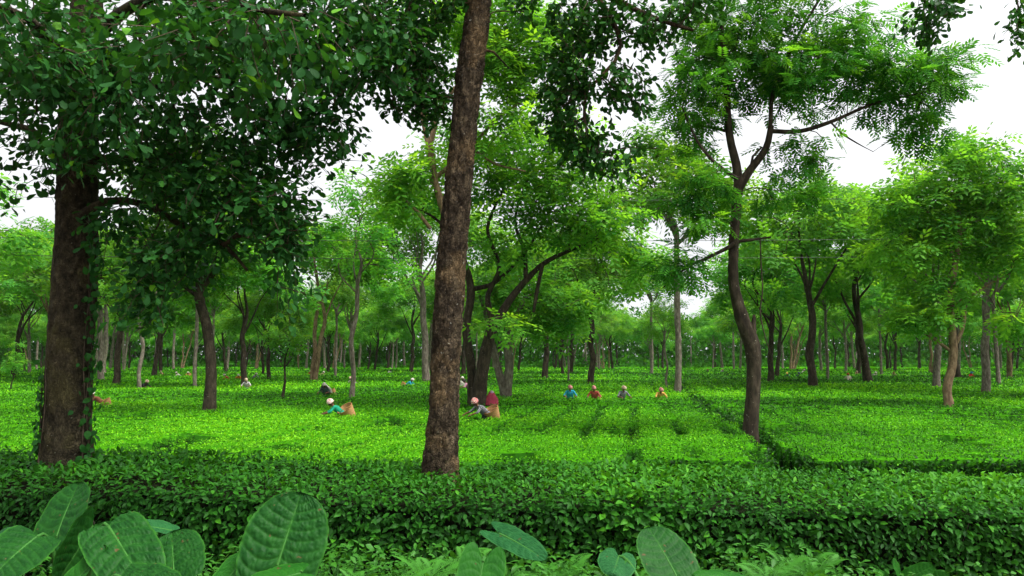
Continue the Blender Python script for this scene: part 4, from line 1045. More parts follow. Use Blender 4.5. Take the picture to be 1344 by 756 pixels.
ear_leaf(o, g, P(86, 775, 4.6), P(142, 718, 4.75), 34 * W5, (-0.5, -0.8, 0.5), M['ear_young'], 0.005, 0.1, 0.12, 0.02, 8)
ear_leaf(o, g, P(-30, 720, 5.3), P(18, 690, 5.2), 24 * W5, (-0.2, -0.4, 1), M['ear_blue'], 0.005, 0.15, 0.05, 0.1, 9)
o, g = ear_plant(350, 5.0, 'elephant-ear plant with one huge upright quilted leaf before the hedge')
ear_leaf(o, g, P(364, 742, 4.75), P(395, 646, 4.95), 116 * 4.85 / F_PX, (0.05, -1, 0.35), M['ear'], 0.017, 0.30, 0.03, 0.06, 11)
ear_leaf(o, g, P(395, 752, 4.35), P(315, 772, 4.2), 80 * 4.3 / F_PX, (0, -0.25, 1), M['ear_young'], 0.006, 0.2, -0.05, 0.05, 12)
ear_leaf(o, g, P(320, 735, 4.9), P(280, 780, 4.6), 46 * 4.8 / F_PX, (-0.2, -0.4, 1), M['ear_young'], 0.007, 0.2, 0.10, 0.15, 13)
o, g = ear_plant(645, 4.9, 'elephant-ear plant with a heart-shaped hanging leaf and a bluish edge-on leaf')
ear_leaf(o, g, P(634, 738, 4.5), P(622, 806, 4.35), 66 * 4.5 / F_PX, (0.05, -1, 0.35), M['ear_young'], 0.004, 0.36, 0.06, 0.05, 14)
ear_leaf(o, g, P(655, 700, 4.9), P(716, 731, 4.6), 40 * 4.8 / F_PX, (-0.25, -0.55, 1.0), M['ear_blue'], 0.006, 0.30, 0.03, 0.12, 15)
o, g = ear_plant(885, 5.0, 'elephant-ear plant with a tilted pointed leaf and a small hooded leaf')
ear_leaf(o, g, P(888, 756, 4.6), P(852, 690, 4.85), 76 * 4.7 / F_PX, (0.2, -1, 0.4), M['ear'], 0.005, 0.25, 0.04, 0.10, 16)
ear_leaf(o, g, P(975, 760, 4.5), P(912, 752, 4.4), 50 * 4.5 / F_PX, (0, -0.4, 1), M['ear_young'], 0.006, 0.2, -0.12, 0.1, 17)
ear_leaf(o, g, P(812, 730, 5.5), P(806, 750, 5.2), 54 * 5.3 / F_PX, (0, -0.8, 0.7), M['ear_blue'], 0.008, 0.5, -0.10, 0.1, 18)
o, g = ear_plant(1205, 7.6, 'low broad-leaved plant in the shade under the right part of the hedge')
for q, (a, b2, c2, d2) in enumerate(((1180, 752, 1172, 738), (1192, 760, 1225, 742), (1215, 770, 1245, 752), (1170, 770, 1150, 752))):
    ear_leaf(o, g, P(a, b2, 7.6), P(c2, d2, 7.5), 26 * 7.5 / F_PX, (0, -0.8, 0.7), M['ear_young'], 0.004, 0.3, 0.05, 0.1, 20 + q)

# ================================================================== ferns and leafy weeds
M['fern'] = leaf_mat('fern', [(0.0, (0.020, 0.115, 0.012)), (1.0, (0.052, 0.215, 0.018))], 0.35, 0.5)
M['weed'] = leaf_mat('weed', [(0.0, (0.010, 0.064, 0.007)), (1.0, (0.036, 0.160, 0.012))], 0.3, 0.45)
def fern_frond(L, seed):
    acc = Acc(); nn = 26
    for q in range(nn):
        f = 0.1 + 0.9 * q / nn; l = 0.24 * L * math.sin(math.pi * (0.18 + 0.8 * f)) ** 0.8
        c = np.array((f * L * 0.9, 0, L * (0.55 * f - 0.62 * f * f)))
        for s in (-1, 1):
            d = np.array((0.35, s * 0.93, -0.16)); w = 0.5 * L / nn
            e = np.array((1, 0, 0.1)) * w
            acc.add([c - e * 0.7, c + d * l * 0.55 - e * 0.75, c + d * l, c + d * l * 0.55 + e * 0.6], [(0, 1, 2, 3)], 0.5 + 0.4 * f)
    rp = np.array([(f * L * 0.9, 0, L * (0.55 * f - 0.62 * f * f) - 0.002) for f in np.linspace(0, 1, 9)])
    V, Fq = tube(rp, np.linspace(0.005, 0.001, 9), 4); acc.add(V, Fq, 0.9)
    return acc.mesh('frond', M['fern'])
fern_me = [fern_frond(0.34, 1), fern_frond(0.42, 2), fern_frond(0.28, 3)]
fern_labels = {}
for px, py, Y, nf, sc, lab in ((560, 745, 5.6, 9, 1.0, 'feathery fern clump just beside the heart-shaped elephant-ear leaf'), (520, 758, 5.2, 7, 0.8, 'small fern below the dark gap in the hedge'),
                          (60, 752, 4.3, 7, 0.5, 'little pale fern among the crowded elephant-ear leaves'), (1010, 748, 5.6, 9, 0.9, 'fern clump beside the tilted elephant-ear leaf'),
                          (1068, 742, 5.9, 10, 1.0, 'bright fern clump at the end of the fern patch under the hedge'), (790, 756, 5.3, 8, 0.8, 'fern growing under the small hooded leaf'),
                          (470, 752, 5.5, 7, 0.8, 'fern next to the huge upright quilted leaf'), (615, 728, 6.0, 8, 0.9, 'fern peeping out behind the heart-shaped elephant-ear leaf'), (1035, 738, 6.2, 8, 0.9, 'fern in the middle of the fern patch, next to the bright clump'), (735, 748, 5.4, 8, 0.8, 'fern between the bluish edge-on leaf and the small hooded leaf'),
                          (845, 762, 5.6, 6, 0.7, 'fern half hidden behind the tilted elephant-ear leaf')):
    c = P(px, py, Y); gz = float(ground_z(c[0], Y)); o = empty('fern', (c[0], Y, gz)); tag(o, lab, 'fern', 'ferns below the hedge')
    lift = max(0.02, c[2] - gz - 0.10)
    V, Fq = tube(np.array([(0, 0, -0.03), (0.01, 0, lift * 0.5), (0, 0.01, lift)]), [0.012, 0.01, 0.008], 6)
    link('stem', fast_mesh('stem', V, Fq, M['stalk'], smooth=True), o)
    for q in range(nf):
        f = link('frond', fern_me[q % 3], o); f.location = (0, 0, lift - 0.01 * q * 0.3)
        f.rotation_euler = (rng.normal(0, 0.15), -rng.uniform(0.0, 0.7), 2 * math.pi * q / nf + rng.normal(0, 0.2)); f.scale = (sc * rng.uniform(0.8, 1.15),) * 3
def weed_mesh(h, nl, lsize, seed, spread):
    acc = Acc()
    for q in range(nl):
        f = rng.random() ** 0.7; a = rng.uniform(0, 6.28); rr = spread * rng.random() ** 0.6
        pos = np.array([(math.cos(a) * rr, math.sin(a) * rr, h * (0.25 + 0.75 * f) * (1 - 0.35 * (rr / spread) ** 2))])
        d = np.array([(math.cos(a) + rng.normal(0, .5), math.sin(a) + rng.normal(0, .5), rng.normal(-0.1, 0.35))])
        V, Fs, Tt = scatter(T_HEDGE, pos, frames(d, np.array([(0, 0, 1.0)]) + rng.normal(0, 0.3, (1, 3))), np.array([lsize * rng.uniform(0.6, 1.3)]), np.array([np.clip(0.35 + 0.5 * f + rng.normal(0, .15), 0, 1)]))
        acc.add(V, Fs, Tt)
    return acc.mesh('foliage', M['weed'])
def weed_stem(h, n, spread):
    acc = Acc()
    for q in range(n):
        a = rng.uniform(0, 6.28); rr = spread * rng.random()
        V, Fq = tube(np.array([(0.02 * math.cos(a), 0.02 * math.sin(a), -0.03), (math.cos(a) * rr * 0.5, math.sin(a) * rr * 0.5, h * 0.55), (math.cos(a) * rr, math.sin(a) * rr, h * 0.72)]), [0.007, 0.005, 0.003], 4); acc.add(V, Fq)
    return acc.mesh('stems', M['stalk'])
weed_v = [(weed_mesh(0.6, 260, 0.055, 1, 0.34), weed_stem(0.6, 9, 0.3)), (weed_mesh(0.45, 220, 0.045, 2, 0.36), weed_stem(0.45, 9, 0.3)), (weed_mesh(0.75, 300, 0.06, 3, 0.30), weed_stem(0.75, 9, 0.26))]
spots = [(720, 742, 5.6), (760, 735, 5.8), (690, 755, 5.4), (1040, 732, 6.1), (1090, 745, 5.8), (440, 735, 5.9), (465, 722, 6.4), (300, 735, 5.8), (500, 740, 6.2), (598, 735, 6.2), (660, 745, 6.0), (745, 758, 5.0), (830, 752, 6.2), (930, 740, 6.4), (985, 735, 6.6), (1120, 760, 5.8), (1060, 765, 5.2), (260, 750, 5.6), (20, 745, 5.9), (1290, 765, 6.4), (345, 715, 6.2), (550, 728, 6.8), (880, 765, 5.4), (1200, 775, 6.2)]
for q, (px, py, Y) in enumerate(spots):
    c = P(px, py - 24, Y); gz = float(ground_z(c[0], Y)); h = max(0.25, c[2] - gz)
    vv = weed_v[q % 3]; hh = (0.6, 0.45, 0.75)[q % 3]
    land = next(t for lim_, t in ((210, 'the crowded elephant-ear clump'), (478, 'the huge upright elephant-ear leaf'), (610, 'the small fern below the hedge gap'), (735, 'the heart-shaped elephant-ear leaf'), (850, 'the small hooded leaf'), (995, 'the tilted elephant-ear leaf'), (1130, 'the bright fern clump'), (9999, 'the low shaded broad-leaved plant')) if px < lim_)
    o = empty('leafy_weed', (c[0], Y, gz)); tag(o, ('bushy', 'low small-leaved', 'tall upright')[q % 3] + ' green weed growing beside ' + land, 'weed', 'weeds at the foot of the hedge')
    o.rotation_euler = (0, 0, rng.uniform(0, 6.28)); k = h / hh; o.scale = (min(1.2, k * 1.1), min(1.2, k * 1.1), k)
    f = link('foliage', vv[0], o); f['kind'] = 'stuff'
    link('stems', vv[1], o)['kind'] = 'stuff'

# ================================================================== tea pickers
SKIN = plain_mat('skin', (0.11, 0.055, 0.032), 0.55, 0.12, 6)
M['eye'] = plain_mat('eye', (0.02, 0.015, 0.012), 0.2, 0.1, 5, 0.5)
def cap_mesh(bm, p0, p1, r0, r1, n=12):
    p0, p1 = Vector(p0), Vector(p1); ax = (p1 - p0); L = ax.length
    q = (ax.normalized() if L > 1e-6 else Vector((0, 0, 1))).to_track_quat('Z', 'Y').to_matrix()
    rows = []
    for k in range(5): a = -math.pi / 2 + k * math.pi / 8; rows.append((r0 * math.cos(a), r0 * math.sin(a)))
    for k in range(5): a = k * math.pi / 8; rows.append((r1 * math.cos(a), L + r1 * math.sin(a)))
    rings = []
    for rr, z in rows:
        rr = max(rr, 1e-4)
        rings.append([bm.verts.new(p0 + q @ Vector((rr * math.cos(2 * math.pi * i / n), rr * math.sin(2 * math.pi * i / n), z))) for i in range(n)])
    for a, b in zip(rings[:-1], rings[1:]):
        for i in range(n): bm.faces.new((a[i], a[(i + 1) % n], b[(i + 1) % n], b[i]))
    bm.faces.new(list(reversed(rings[0]))); bm.faces.new(rings[-1])
def make_body(pose):
    """pose -> (mesh, head centre, head direction). The figure faces -Y, about 1.5 m tall when upright"""
    lean = R(pose['lean']); caps = []
    hip = Vector((0, 0.10 * math.sin(lean), 0.80)); td = Vector((0, -math.sin(lean), math.cos(lean)))
    chest = hip + td * 0.34; neck = hip + td * 0.47
    hl = R(pose['head']); hd = Vector((0, -math.sin(hl), math.cos(hl)))
    head = neck + hd * 0.15
    up = td; fw = Vector((0, -math.cos(lean), -math.sin(lean)))
    def add(a, b, r0, r1, m): caps.append((Vector(a), Vector(b), r0, r1, m))
    for s in (-1, 1): add(hip + Vector((s * 0.06, 0, 0)), chest + Vector((s * 0.07, 0, 0)), 0.115, 0.105, 1)
    add(hip + td * 0.12, chest - td * 0.03, 0.105, 0.12, 1)
    sh = chest + td * 0.07
    add(sh + Vector((-0.14, 0, 0)), sh + Vector((0.14, 0, 0)), 0.062, 0.062, 1)
    add(chest + td * 0.06, neck, 0.07, 0.048, 0); add(neck, head, 0.046, 0.05, 0)
    add(head + hd * 0.03, head - hd * 0.01 , 0.098, 0.088, 0)
    hf = Vector((0, -math.cos(hl), -math.sin(hl)))
    add(head - hd * 0.05 + hf * 0.035, head - hd * 0.075 + hf * 0.05, 0.055, 0.035, 0)      # jaw and chin
    add(head + hf * 0.092 + hd * 0.02, head + hf * 0.112 - hd * 0.018, 0.011, 0.016, 0)      # nose
    add(head + hf * 0.090 - hd * 0.050 + Vector((-0.018, 0, 0)), head + hf * 0.090 - hd * 0.050 + Vector((0.018, 0, 0)), 0.010, 0.010, 0)  # lips
    for s in (-1, 1):
        add(head + Vector((s * 0.092, 0, 0)) + hd * 0.012, head + Vector((s * 0.095, 0.004, 0)) - hd * 0.022, 0.016, 0.012, 0)
        shp = sh + Vector((s * 0.165, 0, 0)); el, wr = [Vector((v[0] * s, v[1], v[2])) for v in pose['arm']]
        el = shp + el; wr = el + wr
        add(shp, el, 0.052, 0.042, 1); add(el, el.lerp(wr, 0.25), 0.042, 0.036, 1); add(el.lerp(wr, 0.2), wr, 0.034, 0.024, 0)
        hdir = (wr - el).normalized(); pal = wr + hdir * 0.085; side = hdir.cross(Vector((0, 0, 1))).normalized(); dn = Vector((0, 0, -1))
        for w in (-0.022, 0.0, 0.022): add(wr + side * w * 0.4 + hdir * 0.01, pal + side * w, 0.014, 0.012, 0)
        for fi, (w, fl) in enumerate(((-0.030, 0.060), (-0.010, 0.072), (0.010, 0.068), (0.030, 0.052))):
            k0 = pal + side * w; k1 = k0 + (hdir * 0.7 + dn * 0.5).normalized() * fl * 0.55; k2 = k1 + (hdir * 0.2 + dn).normalized() * fl * 0.5
            add(k0, k1, 0.0095, 0.0088, 0); add(k1, k2, 0.0088, 0.0078, 0)
        t0 = wr + hdir * 0.025 - side * s * 0.022; t1 = t0 + (hdir - side * s * 0.8 + dn * 0.4).normalized() * 0.04
        add(t0, t1, 0.012, 0.010, 0); add(t1, t1 + (hdir + dn * 0.6).normalized() * 0.03, 0.010, 0.0085, 0)
        hj = hip + Vector((s * 0.09, 0.0, -0.02)); kn = Vector((s * 0.10, -0.03 if pose['lean'] > 20 else 0, 0.43)); an = Vector((s * 0.10, 0.05, 0.075))
        add(hj, kn, 0.088, 0.058, 0); add(kn, an, 0.056, 0.036, 0); add(an + Vector((0, 0.02, -0.035)), an + Vector((0, -0.14, -0.045)), 0.036, 0.026, 0)
    bm = bmesh.new()
    for c in caps: cap_mesh(bm, *c[:4])
    me = bpy.data.meshes.new('figure'); bm.to_mesh(me); bm.free()
    ob = bpy.data.objects.new('figure', me); COL.objects.link(ob)
    rm = ob.modifiers.new('r', 'REMESH'); rm.mode = 'VOXEL'; rm.voxel_size = 0.009
    sm = ob.modifiers.new('s', 'SMOOTH'); sm.iterations = 2; sm.factor = 0.5
    dc = ob.modifiers.new('d', 'DECIMATE'); dc.ratio = 0.3
    dg = bpy.context.evaluated_depsgraph_get()
    body = bpy.data.meshes.new_from_object(ob.evaluated_get(dg)); body.name = 'body'
    bpy.data.objects.remove(ob); bpy.data.meshes.remove(me)
    nf = len(body.polygons); cen = np.zeros(nf * 3, dtype=np.float32); body.polygons.foreach_get('center', cen); cen = cen.reshape(-1, 3)
    best = np.full(nf, 1e9); mi = np.zeros(nf, dtype=np.int32)
    for a, b, r0, r1, mm in caps:
        a_, b_ = np.array(a), np.array(b); ab = b_ - a_; t = np.clip(((cen - a_) @ ab) / max(ab @ ab, 1e-9), 0, 1)
        dd = np.linalg.norm(cen - (a_ + t[:, None] * ab), axis=1) - (r0 + (r1 - r0) * t)
        k = dd < best; best[k] = dd[k]; mi[k] = mm
    body.materials.clear(); body.materials.append(SKIN); body.materials.append(SKIN)
    body.polygons.foreach_set('material_index', mi); body.polygons.foreach_set('use_smooth', np.ones(nf, dtype=bool))
    return body, head, hd, hf, hip, sh
POSES = {
    'bent':  dict(lean=50, head=38, arm=((0.10, -0.16, -0.16), (-0.04, -0.20, -0.06))),
    'stoop': dict(lean=30, head=30, arm=((0.14, -0.08, -0.20), (-0.05, -0.22, -0.02))),
    'stand': dict(lean=10, head=8, arm=((0.10, -0.02, -0.24), (-0.05, -0.18, -0.08))),
}
BODY = {}
for k, v in POSES.items():
    body, head, hd, hf, hip, sh = make_body(v)
    # cloth wound round the head
    nu, nv = 26, 14; Vs = []
    for a in range(nv):
        el = math.pi * 0.5 - a / (nv - 1) * math.pi * 0.62
        for b_ in range(nu):
            az = 2 * math.pi * b_ / nu
            front = max(0.0, math.cos(az))                                   # az 0 = face
            e2 = el if el > 0.1 else el * (1 - 0.92 * front) + 0.1 * front
            rr = 0.116 + 0.010 * math.sin(7 * az + a * 1.3) + 0.012 * math.sin(2 * az + 0.6) + 0.006 * math.sin(a * 3.1) + 0.018 * (1 - front) * max(0, -e2)
            v3 = hf * (math.cos(e2) * math.cos(az)) + Vector((1, 0, 0)) * (math.cos(e2) * math.sin(az)) + hd * math.sin(e2)
            Vs.append(tuple(head + hd * 0.015 + v3 * rr))
    Fq = [(a * nu + b_, a * nu + (b_ + 1) % nu, (a + 1) * nu + (b_ + 1) % nu, (a + 1) * nu + b_) for a in range(nv - 1) for b_ in range(nu)]
    scarf = fast_mesh('head_cloth', np.array(Vs), np.array(Fq), SKIN, smooth=True)
    Vs = []; nu, nv = 40, 12
    for a in range(nv):
        f = a / (nv - 1)
        for b_ in range(nu):
            az = 2 * math.pi * b_ / nu; pl = 1 + (0.02 + 0.07 * f) * math.sin(az * 9 + f)
            Vs.append((math.cos(az) * (0.185 + 0.10 * f) * pl, hip.y * (1 - f) + math.sin(az) * (0.145 + 0.12 * f) * pl, hip.z + 0.06 - f * (hip.z - 0.06)))
    Fq = [(a * nu + b_, a * nu + (b_ + 1) % nu, (a + 1) * nu + (b_ + 1) % nu, (a + 1) * nu + b_) for a in range(nv - 1) for b_ in range(nu)]
    skirt = fast_mesh('skirt', np.array(Vs), np.array(Fq), SKIN, smooth=True)
    # shawl over head, shoulders and back
    Vs = []; nu, nv = 30, 12
    for a in range(nv):
        f = a / (nv - 1)
        c = (head + hd * 0.13).lerp(hip + Vector((0, 0.02, 0.10)), f)
        w = 0.02 + 0.125 * min(1, f * 5) + 0.17 * max(0, min(1, (f - 0.25) * 2.6)); dpt = 0.02 + 0.12 * min(1, f * 5) + 0.07 * f
        for b_ in range(nu):
            az = math.pi * (-0.16 + 1.32 * b_ / (nu - 1)); pl = 1 + 0.05 * f * math.sin(az * 11)
            Vs.append((c.x + math.cos(az) * w * pl, c.y + math.sin(az) * dpt * pl + 0.01, c.z + 0.02 * math.cos(az * 2)))
    Fq = [(a * nu + b_, a * nu + b_ + 1, (a + 1) * nu + b_ + 1, (a + 1) * nu + b_) for a in range(nv - 1) for b_ in range(nu - 1)]
    shawl = fast_mesh('shawl', np.array(Vs), np.array(Fq), SKIN, smooth=True)
    em = bmesh.new(); bmesh.ops.create_uvsphere(em, u_segments=8, v_segments=6, radius=0.011); eye = bpy.data.meshes.new('eye'); em.to_mesh(eye); em.free(); eye.materials.append(M['eye'])
    BODY[k] = dict(body=body, head=head, hd=hd, hf=hf, hip=hip, sh=sh, scarf=scarf, skirt=skirt, shawl=shawl, eye=eye)
def cloth(col, check=None):
    key = ('cloth', col, check)
    if key not in M:
        if check:
            m, n, l = new_mat('cloth'); out = n.new('ShaderNodeOutputMaterial'); tc = n.new('ShaderNodeTexCoord'); ck = n.new('ShaderNodeTexChecker'); ck.inputs['Scale'].default_value = 26
            l.new(tc.outputs['Object'], ck.inputs['Vector']); ck.inputs['Color1'].default_value = (*col, 1); ck.inputs['Color2'].default_value = (*check, 1)
            b = n.new('ShaderNodeBsdfPrincipled'); b.inputs['Roughness'].default_value = 0.9; l.new(ck.outputs['Color'], b.inputs['Base Color']); l.new(b.outputs[0], out.inputs['Surface']); M[key] = m
        else:
            M[key] = plain_mat('cloth', col, 0.9, 0.22, 11, 0.1)
    return M[key]
def obj_mat(o, idx, m):
    o.material_slots[idx].link = 'OBJECT'; o.material_slots[idx].material = m
def person(px, py, facing, pose, top, head_c, skirt_c, label, shawl_c=None, dz=0.0, sc=1.0):
    w = on_plane(px, py); B = BODY[pose]
    o = empty('person', (w[0], w[1], dz), facing); tag(o, label, 'person', 'tea pickers among the bushes'); o.scale = (sc,) * 3
    b = link('body', B['body'], o); obj_mat(b, 1, top)
    h = link('head_cloth', B['scarf'], o); obj_mat(h, 0, head_c)
    s = link('skirt', B['skirt'], o); obj_mat(s, 0, skirt_c)
    for sgn in (-1, 1):
        e = link('eye', B['eye'], o); e.location = B['head'] + B['hf'] * 0.088 + Vector((sgn * 0.034, 0, 0)) + B['hd'] * 0.018
    if shawl_c is not None:
        q = link('shawl', B['shawl'], o); obj_mat(q, 0, shawl_c)
    return o
# woven basket
M['cane'] = plain_mat('cane', (0.36, 0.20, 0.085), 0.75, 0.3, 30)
M['cane_rim'] = plain_mat('cane_rim', (0.26, 0.13, 0.05), 0.7, 0.3, 30)
def basket_meshes():
    nu, nv = 36, 22; Vs = []; H = 0.46
    prof = [(0.15 + 0.13 * (a / (nv - 1)) ** 0.8, H * a / (nv - 1)) for a in range(nv)]
    for a, (r_, z) in enumerate(prof):
        for b_ in range(nu):
            az = 2 * math.pi * b_ / nu; k = r_ + 0.008 * (1 if (a + b_ // 2) % 2 else -1) ; Vs.append((k * math.cos(az), k * math.sin(az), z))
    n1 = len(Vs)
    for a, (r_, z) in enumerate(prof):
        for b_ in range(nu):
            az = 2 * math.pi * b_ / nu; k = r_ - 0.022; Vs.append((k * math.cos(az), k * math.sin(az), z + (0.02 if a == 0 else 0)))
    Fq = []
    for a in range(nv - 1):
        for b_ in range(nu):
            c = (b_ + 1) % nu
            Fq.append((a * nu + b_, a * nu + c, (a + 1) * nu + c, (a + 1) * nu + b_)); Fq.append((n1 + a * nu + c, n1 + a * nu + b_, n1 + (a + 1) * nu + b_, n1 + (a + 1) * nu + c))
    for b_ in range(0, nu // 2 - 1):                                         # floor of the basket, outside and inside
        Fq.append((b_, nu - 1 - b_, nu - 2 - b_, b_ + 1)); Fq.append((n1 + b_, n1 + b_ + 1, n1 + nu - 2 - b_, n1 + nu - 1 - b_))
    wall = fast_mesh('wall', np.array(Vs), np.array(Fq), M['cane'])
    a = np.linspace(0, 2 * math.pi, 41); V, F2 = tube(np.stack([0.275 * np.cos(a), 0.275 * np.sin(a), np.full(41, H)], -1), np.full(41, 0.016), 8)
    rim = fast_mesh('rim', V, F2, M['cane_rim'], smooth=True)
    a = np.linspace(-1, 1, 15); V, F2 = tube(np.stack([0.27 * a, -0.27 * np.sqrt(np.clip(1 - a * a, 0, 1)) * 1.0 - 0.10 * (1 - a * a), H - 0.02 + 0.16 * (1 - a * a)], -1), np.full(15, 0.010), 6)
    return wall, rim, fast_mesh('strap', V, F2, M['cane_rim'], smooth=True)
BK = basket_meshes()
def basket(loc, rot, label, sc=1.0):
    o = empty('basket', loc); o.rotation_euler = rot; o.scale = (sc,) * 3; tag(o, label, 'basket', "tea pickers' baskets")
    for nm, me in zip(('wall', 'rim', 'strap'), BK): link(nm, me, o)
C_ = dict(white=(0.46, 0.42, 0.37), cream=(0.40, 0.30, 0.21), pink=(0.42, 0.18, 0.17), red=(0.42, 0.03, 0.03), maroon=(0.22, 0.03, 0.05), green=(0.01, 0.20, 0.11), teal=(0.02, 0.22, 0.32), dark=(0.02, 0.022, 0.022), navy=(0.02, 0.03, 0.08),
          grey=(0.20, 0.20, 0.22), orange=(0.50, 0.16, 0.03), ochre=(0.40, 0.24, 0.06), brown=(0.13, 0.055, 0.03), dgreen=(0.02, 0.08, 0.05), blue=(0.03, 0.12, 0.35), lilac=(0.35, 0.22, 0.32))
def cl(n, c=None): return cloth(C_[n], C_[c] if c else None)
LEFT, RIGHT, FRONTF, BACKF = -math.pi / 2, math.pi / 2, 0.0, math.pi
person(448, 544, LEFT + 0.25, 'bent', cl('green'), cl('white', 'pink'), cl('dark'), 'tea picker in bright green blouse and pale headcloth, bent sideways with a large basket')
w = on_plane(462, 544); basket((w[0], w[1], 0.68), (0.45, -0.55, 0), 'large cane basket leaning on the back of the picker in green')
person(428, 518, FRONTF - 0.2, 'stoop', cl('dgreen', 'dark'), cl('white'), cl('dark'), 'tea picker in dark patterned dress with long white head cloth', cl('white'))
w = on_plane(438, 517); basket((w[0], w[1] + 0.3, 0.68), (0.2, -0.6, 0), 'cane basket behind the picker with the long white head cloth', 0.8)
person(637, 546, LEFT + 0.5, 'bent', cl('grey', 'dark'), cl('red', 'white'), cl('dark'), 'tea picker in chequered grey shirt and red-and-white headcloth under the large tree', sc=1.05)
w = on_plane(651, 546); basket((w[0], w[1] + 0.1, 0.62), (0.3, -0.45, 0), 'cane basket on the back of the picker in the chequered shirt')
person(645, 531, BACKF, 'stand', cl('maroon'), cl('lilac'), cl('ochre'), 'tea picker seen from behind under a maroon shawl', cl('maroon'), -0.05, 0.93)
person(615, 511, LEFT, 'stoop', cl('maroon', 'lilac'), cl('dark'), cl('lilac'), 'tea picker in maroon wrap just beside the forked big tree')
person(607, 508, FRONTF, 'stand', cl('white'), cl('white'), cl('grey'), 'tea picker all in white behind the bare leaning trunk')
person(748, 523, FRONTF, 'stoop', cl('teal'), cl('pink'), cl('navy'), 'tea picker in teal blouse and pink headcloth, first in the row of four')
person(781, 524, FRONTF - 0.3, 'stoop', cl('red', 'brown'), cl('pink'), cl('dark'), 'tea picker in dark red blouse with basket, in the row of four')
w = on_plane(788, 524); basket((w[0], w[1] + 0.2, 0.62), (0.2, -0.4, 0), 'small cane basket beside the picker in dark red', 0.7)
person(816, 524, FRONTF + 0.3, 'stoop', cl('dark', 'grey'), cl('cream'), cl('dark'), 'tea picker in dark grey shirt with a pale peaked headcloth, in the row of four')
person(866, 523, FRONTF, 'bent', cl('ochre'), cl('pink'), cl('brown'), 'tea picker in ochre blouse, last in the row of four by the path')
person(535, 506, RIGHT - 0.3, 'bent', cl('teal'), cl('white'), cl('blue'), 'tea picker in blue-green with white headcloth, alone in open tea behind the bare trunk')
w = on_plane(527, 506); basket((w[0], w[1], 0.68), (0.1, 0.7, 0), 'cane basket behind the lone picker in blue-green', 0.8)
person(133, 530, LEFT + 0.4, 'bent', cl('brown'), cl('white'), cl('dark'), 'tea picker in brown blouse beside the vine-wrapped trunk')
w = on_plane(144, 530); basket((w[0], w[1], 0.62), (0.3, -0.5, 0), 'cane basket on the back of the picker in brown', 0.85)
for px, py, f, po, tp, hc, sk, lab in (
    (324, 509, 0.1, 'stoop', ('grey', 'white'), 'cream', 'grey', 'tea picker in grey check at the foot of the low-forked brown tree'),
    (187, 509, 1.2, 'bent', ('dark',), 'cream', 'dark', 'tea picker in black crouched at the slanting pale trunk'),
    (300, 498, -1.2, 'bent', ('brown', 'red'), 'white', 'white', 'tea picker in brown and white beside the one in orange'),
    (313, 498, 0.3, 'bent', ('orange',), 'white', 'orange', 'tea picker in orange with a white headcloth'),
    (333, 496, 1.0, 'bent', ('grey',), 'white', 'grey', 'tea picker in plain grey behind the low-forked brown tree'),
    (351, 493, 0.5, 'bent', ('dark',), 'dark', 'dark', 'tea picker in black with a black headcloth in the far tea'),
    (408, 492, 0.0, 'bent', ('red',), 'cream', 'brown', 'tea picker in red with a cream headcloth in the far tea'),
    (243, 494, 1.3, 'bent', ('ochre',), 'white', 'white', 'tea picker in ochre near the thin pale trunk'),
    (236, 494, -1.3, 'bent', ('white',), 'white', 'grey', 'tea picker in white beside the one in ochre'),
    (211, 492, 0.4, 'bent', ('orange', 'white'), 'cream', 'orange', 'tea picker in orange and white check far behind the slanting trunk'),
    (421, 493, 1.3, 'bent', ('cream',), 'white', 'white', 'tea picker in cream far beyond the one with the long white head cloth'),
    (465, 503, -0.8, 'bent', ('lilac', 'white'), 'cream', 'lilac', 'tea picker in lilac half hidden by the slender young tree'),
    (510, 490, 0.9, 'bent', ('white', 'grey'), 'dark', 'grey', 'tea picker in white and grey with a dark headcloth'),
    (1036, 495, -1.0, 'bent', ('dgreen',), 'ochre', 'dark', 'tea picker in dark green with an ochre headcloth'),
    (1044, 495, 1.0, 'bent', ('dark', 'navy'), 'navy', 'dark', 'tea picker in dark navy beside the one in dark green'),
    (1052, 490, 1.4, 'bent', ('white',), 'lilac', 'white', 'tea picker in white with a lilac headcloth'),
    (1061, 495, 0.6, 'bent', ('blue',), 'white', 'blue', 'tea picker in blue at the dark forked tree'),
    (1114, 499, 2.9, 'stoop', ('white', 'cream'), 'red', 'white', 'tea picker in white with a red headcloth near the wide-forking tree'),
    (1122, 492, 0.3, 'bent', ('pink',), 'cream', 'pink', 'tea picker in pink behind the one with the red headcloth'),
    (1146, 494, 0.4, 'bent', ('dark', 'white'), 'white', 'white', 'tea picker in black and white check by the wide-forking tree'),
    (1173, 494, -0.4, 'bent', ('brown', 'cream'), 'brown', 'brown', 'tea picker in brown check past the wide-forking tree'),
    (1237, 502, 1.0, 'bent', ('navy',), 'cream', 'navy', 'tea picker in navy with a cream headcloth bent beside the thick grey-brown trunk'),
    (1254, 492, 0.1, 'stoop', ('lilac',), 'white', 'white', 'tea picker in lilac with white headcloth behind the S-bent trunk'),
    (1273, 496, 0.2, 'stoop', ('red',), 'blue', 'red', 'tea picker in bright red with a blue headcloth'),
    (928, 489, 0.0, 'bent', ('dark', 'grey'), 'brown', 'dark', 'tea picker in dark clothes with a brown headcloth far along the path'),
    (946, 489, 0.5, 'bent', ('grey', 'lilac'), 'pink', 'grey', 'tea picker in grey with a pink headcloth far along the path')):
    person(px, py, f, po, cl(*tp), cl(hc), cl(sk), lab)
w = on_plane(250, 494); basket((w[0], w[1], 0.65), (0, -0.5, 0), 'cane basket behind the picker in ochre')

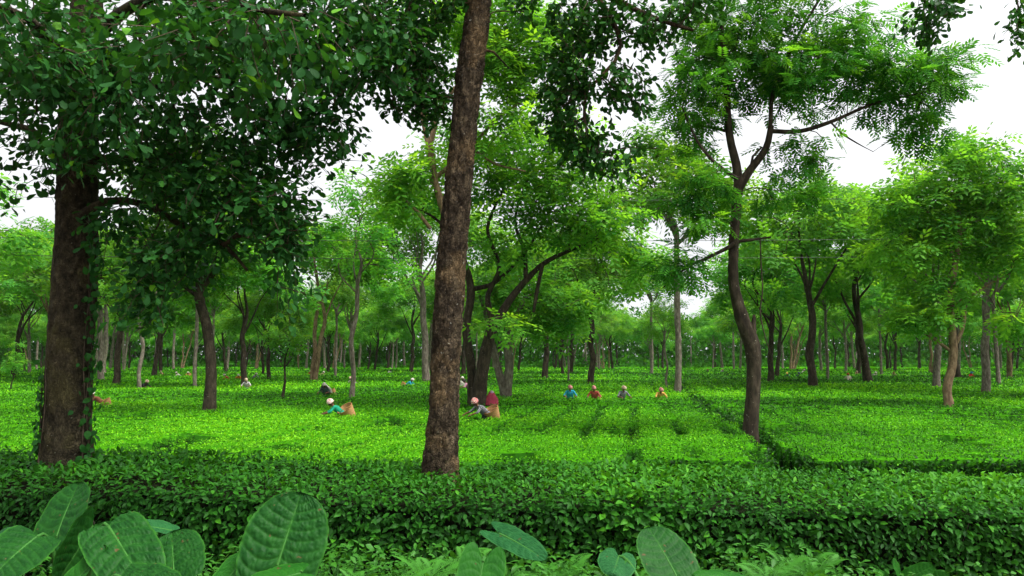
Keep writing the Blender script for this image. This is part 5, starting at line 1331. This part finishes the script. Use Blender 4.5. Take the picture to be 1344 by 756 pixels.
# ================================================================== overhead wires and their poles
M['wire'] = plain_mat('wire', (0.05, 0.05, 0.05), 0.5, 0.1, 5, 0.3, 0.3)
M['concrete'] = plain_mat('concrete', (0.3, 0.29, 0.27), 0.9, 0.15, 8)
YW = 36.0
zs = [P(672, py, YW)[2] for py in (256, 309, 332)]
for s in (-1, 1):
    o = empty('utility_pole', (s * 34.0, YW, 0)); tag(o, 'grey concrete pole carrying the overhead wires at the ' + ('left' if s < 0 else 'right') + ' end of the tea rows', 'pole', 'utility poles outside the tea rows')
    V, Fq = tube(np.array([(0, 0, -0.2), (0, 0, 5), (0, 0, 11.2)]), [0.16, 0.13, 0.10], 10, cap=True); link('shaft', fast_mesh('shaft', V, Fq, M['concrete']), o)
    for z in zs:
        V, Fq = tube(np.array([(0, -0.05, z + 0.05), (0, -0.12, z + 0.05), (0, -0.2, z + 0.05)]), [0.03, 0.045, 0.03], 8, cap=True); link('insulator', fast_mesh('insulator', V, Fq, M['concrete']), o)
for z, lab in zip(zs, ('topmost thin dark overhead wire crossing above the tea field', 'middle thin dark overhead wire crossing above the tea field', 'lowest thin dark overhead wire crossing above the tea field')):
    xx = np.linspace(-34, 34, 41); pts = np.stack([xx, np.full(41, -0.2), 0.35 * (xx / 34) ** 2 - 0.35], -1)
    V, Fq = tube(pts, np.full(41, 0.012), 5)
    o = link('overhead_wire', fast_mesh('overhead_wire', V, Fq, M['wire'], smooth=True), None, (0, YW, z + 0.05)); tag(o, lab, 'wire', 'overhead wires')

# ================================================================== haze: thin humid air round the whole place
hm, hn, hl_ = new_mat('haze_air')
ho = hn.new('ShaderNodeOutputMaterial'); pv = hn.new('ShaderNodeVolumePrincipled')
pv.inputs['Color'].default_value = (0.92, 0.96, 1.0, 1); pv.inputs['Density'].default_value = 0.00006; pv.inputs['Anisotropy'].default_value = 0.2
hl_.new(pv.outputs['Volume'], ho.inputs['Volume'])
hb = bmesh.new(); bmesh.ops.create_cube(hb, size=1.0)
hmesh = bpy.data.meshes.new('haze'); hb.to_mesh(hmesh); hb.free(); hmesh.materials.append(hm)
hz = link('haze', hmesh, None, (0, 300, 17.5)); hz.scale = (1500, 1300, 37.0)
tag(hz, 'thin pale humid haze hanging over the tea plantation', 'haze', kind='stuff')
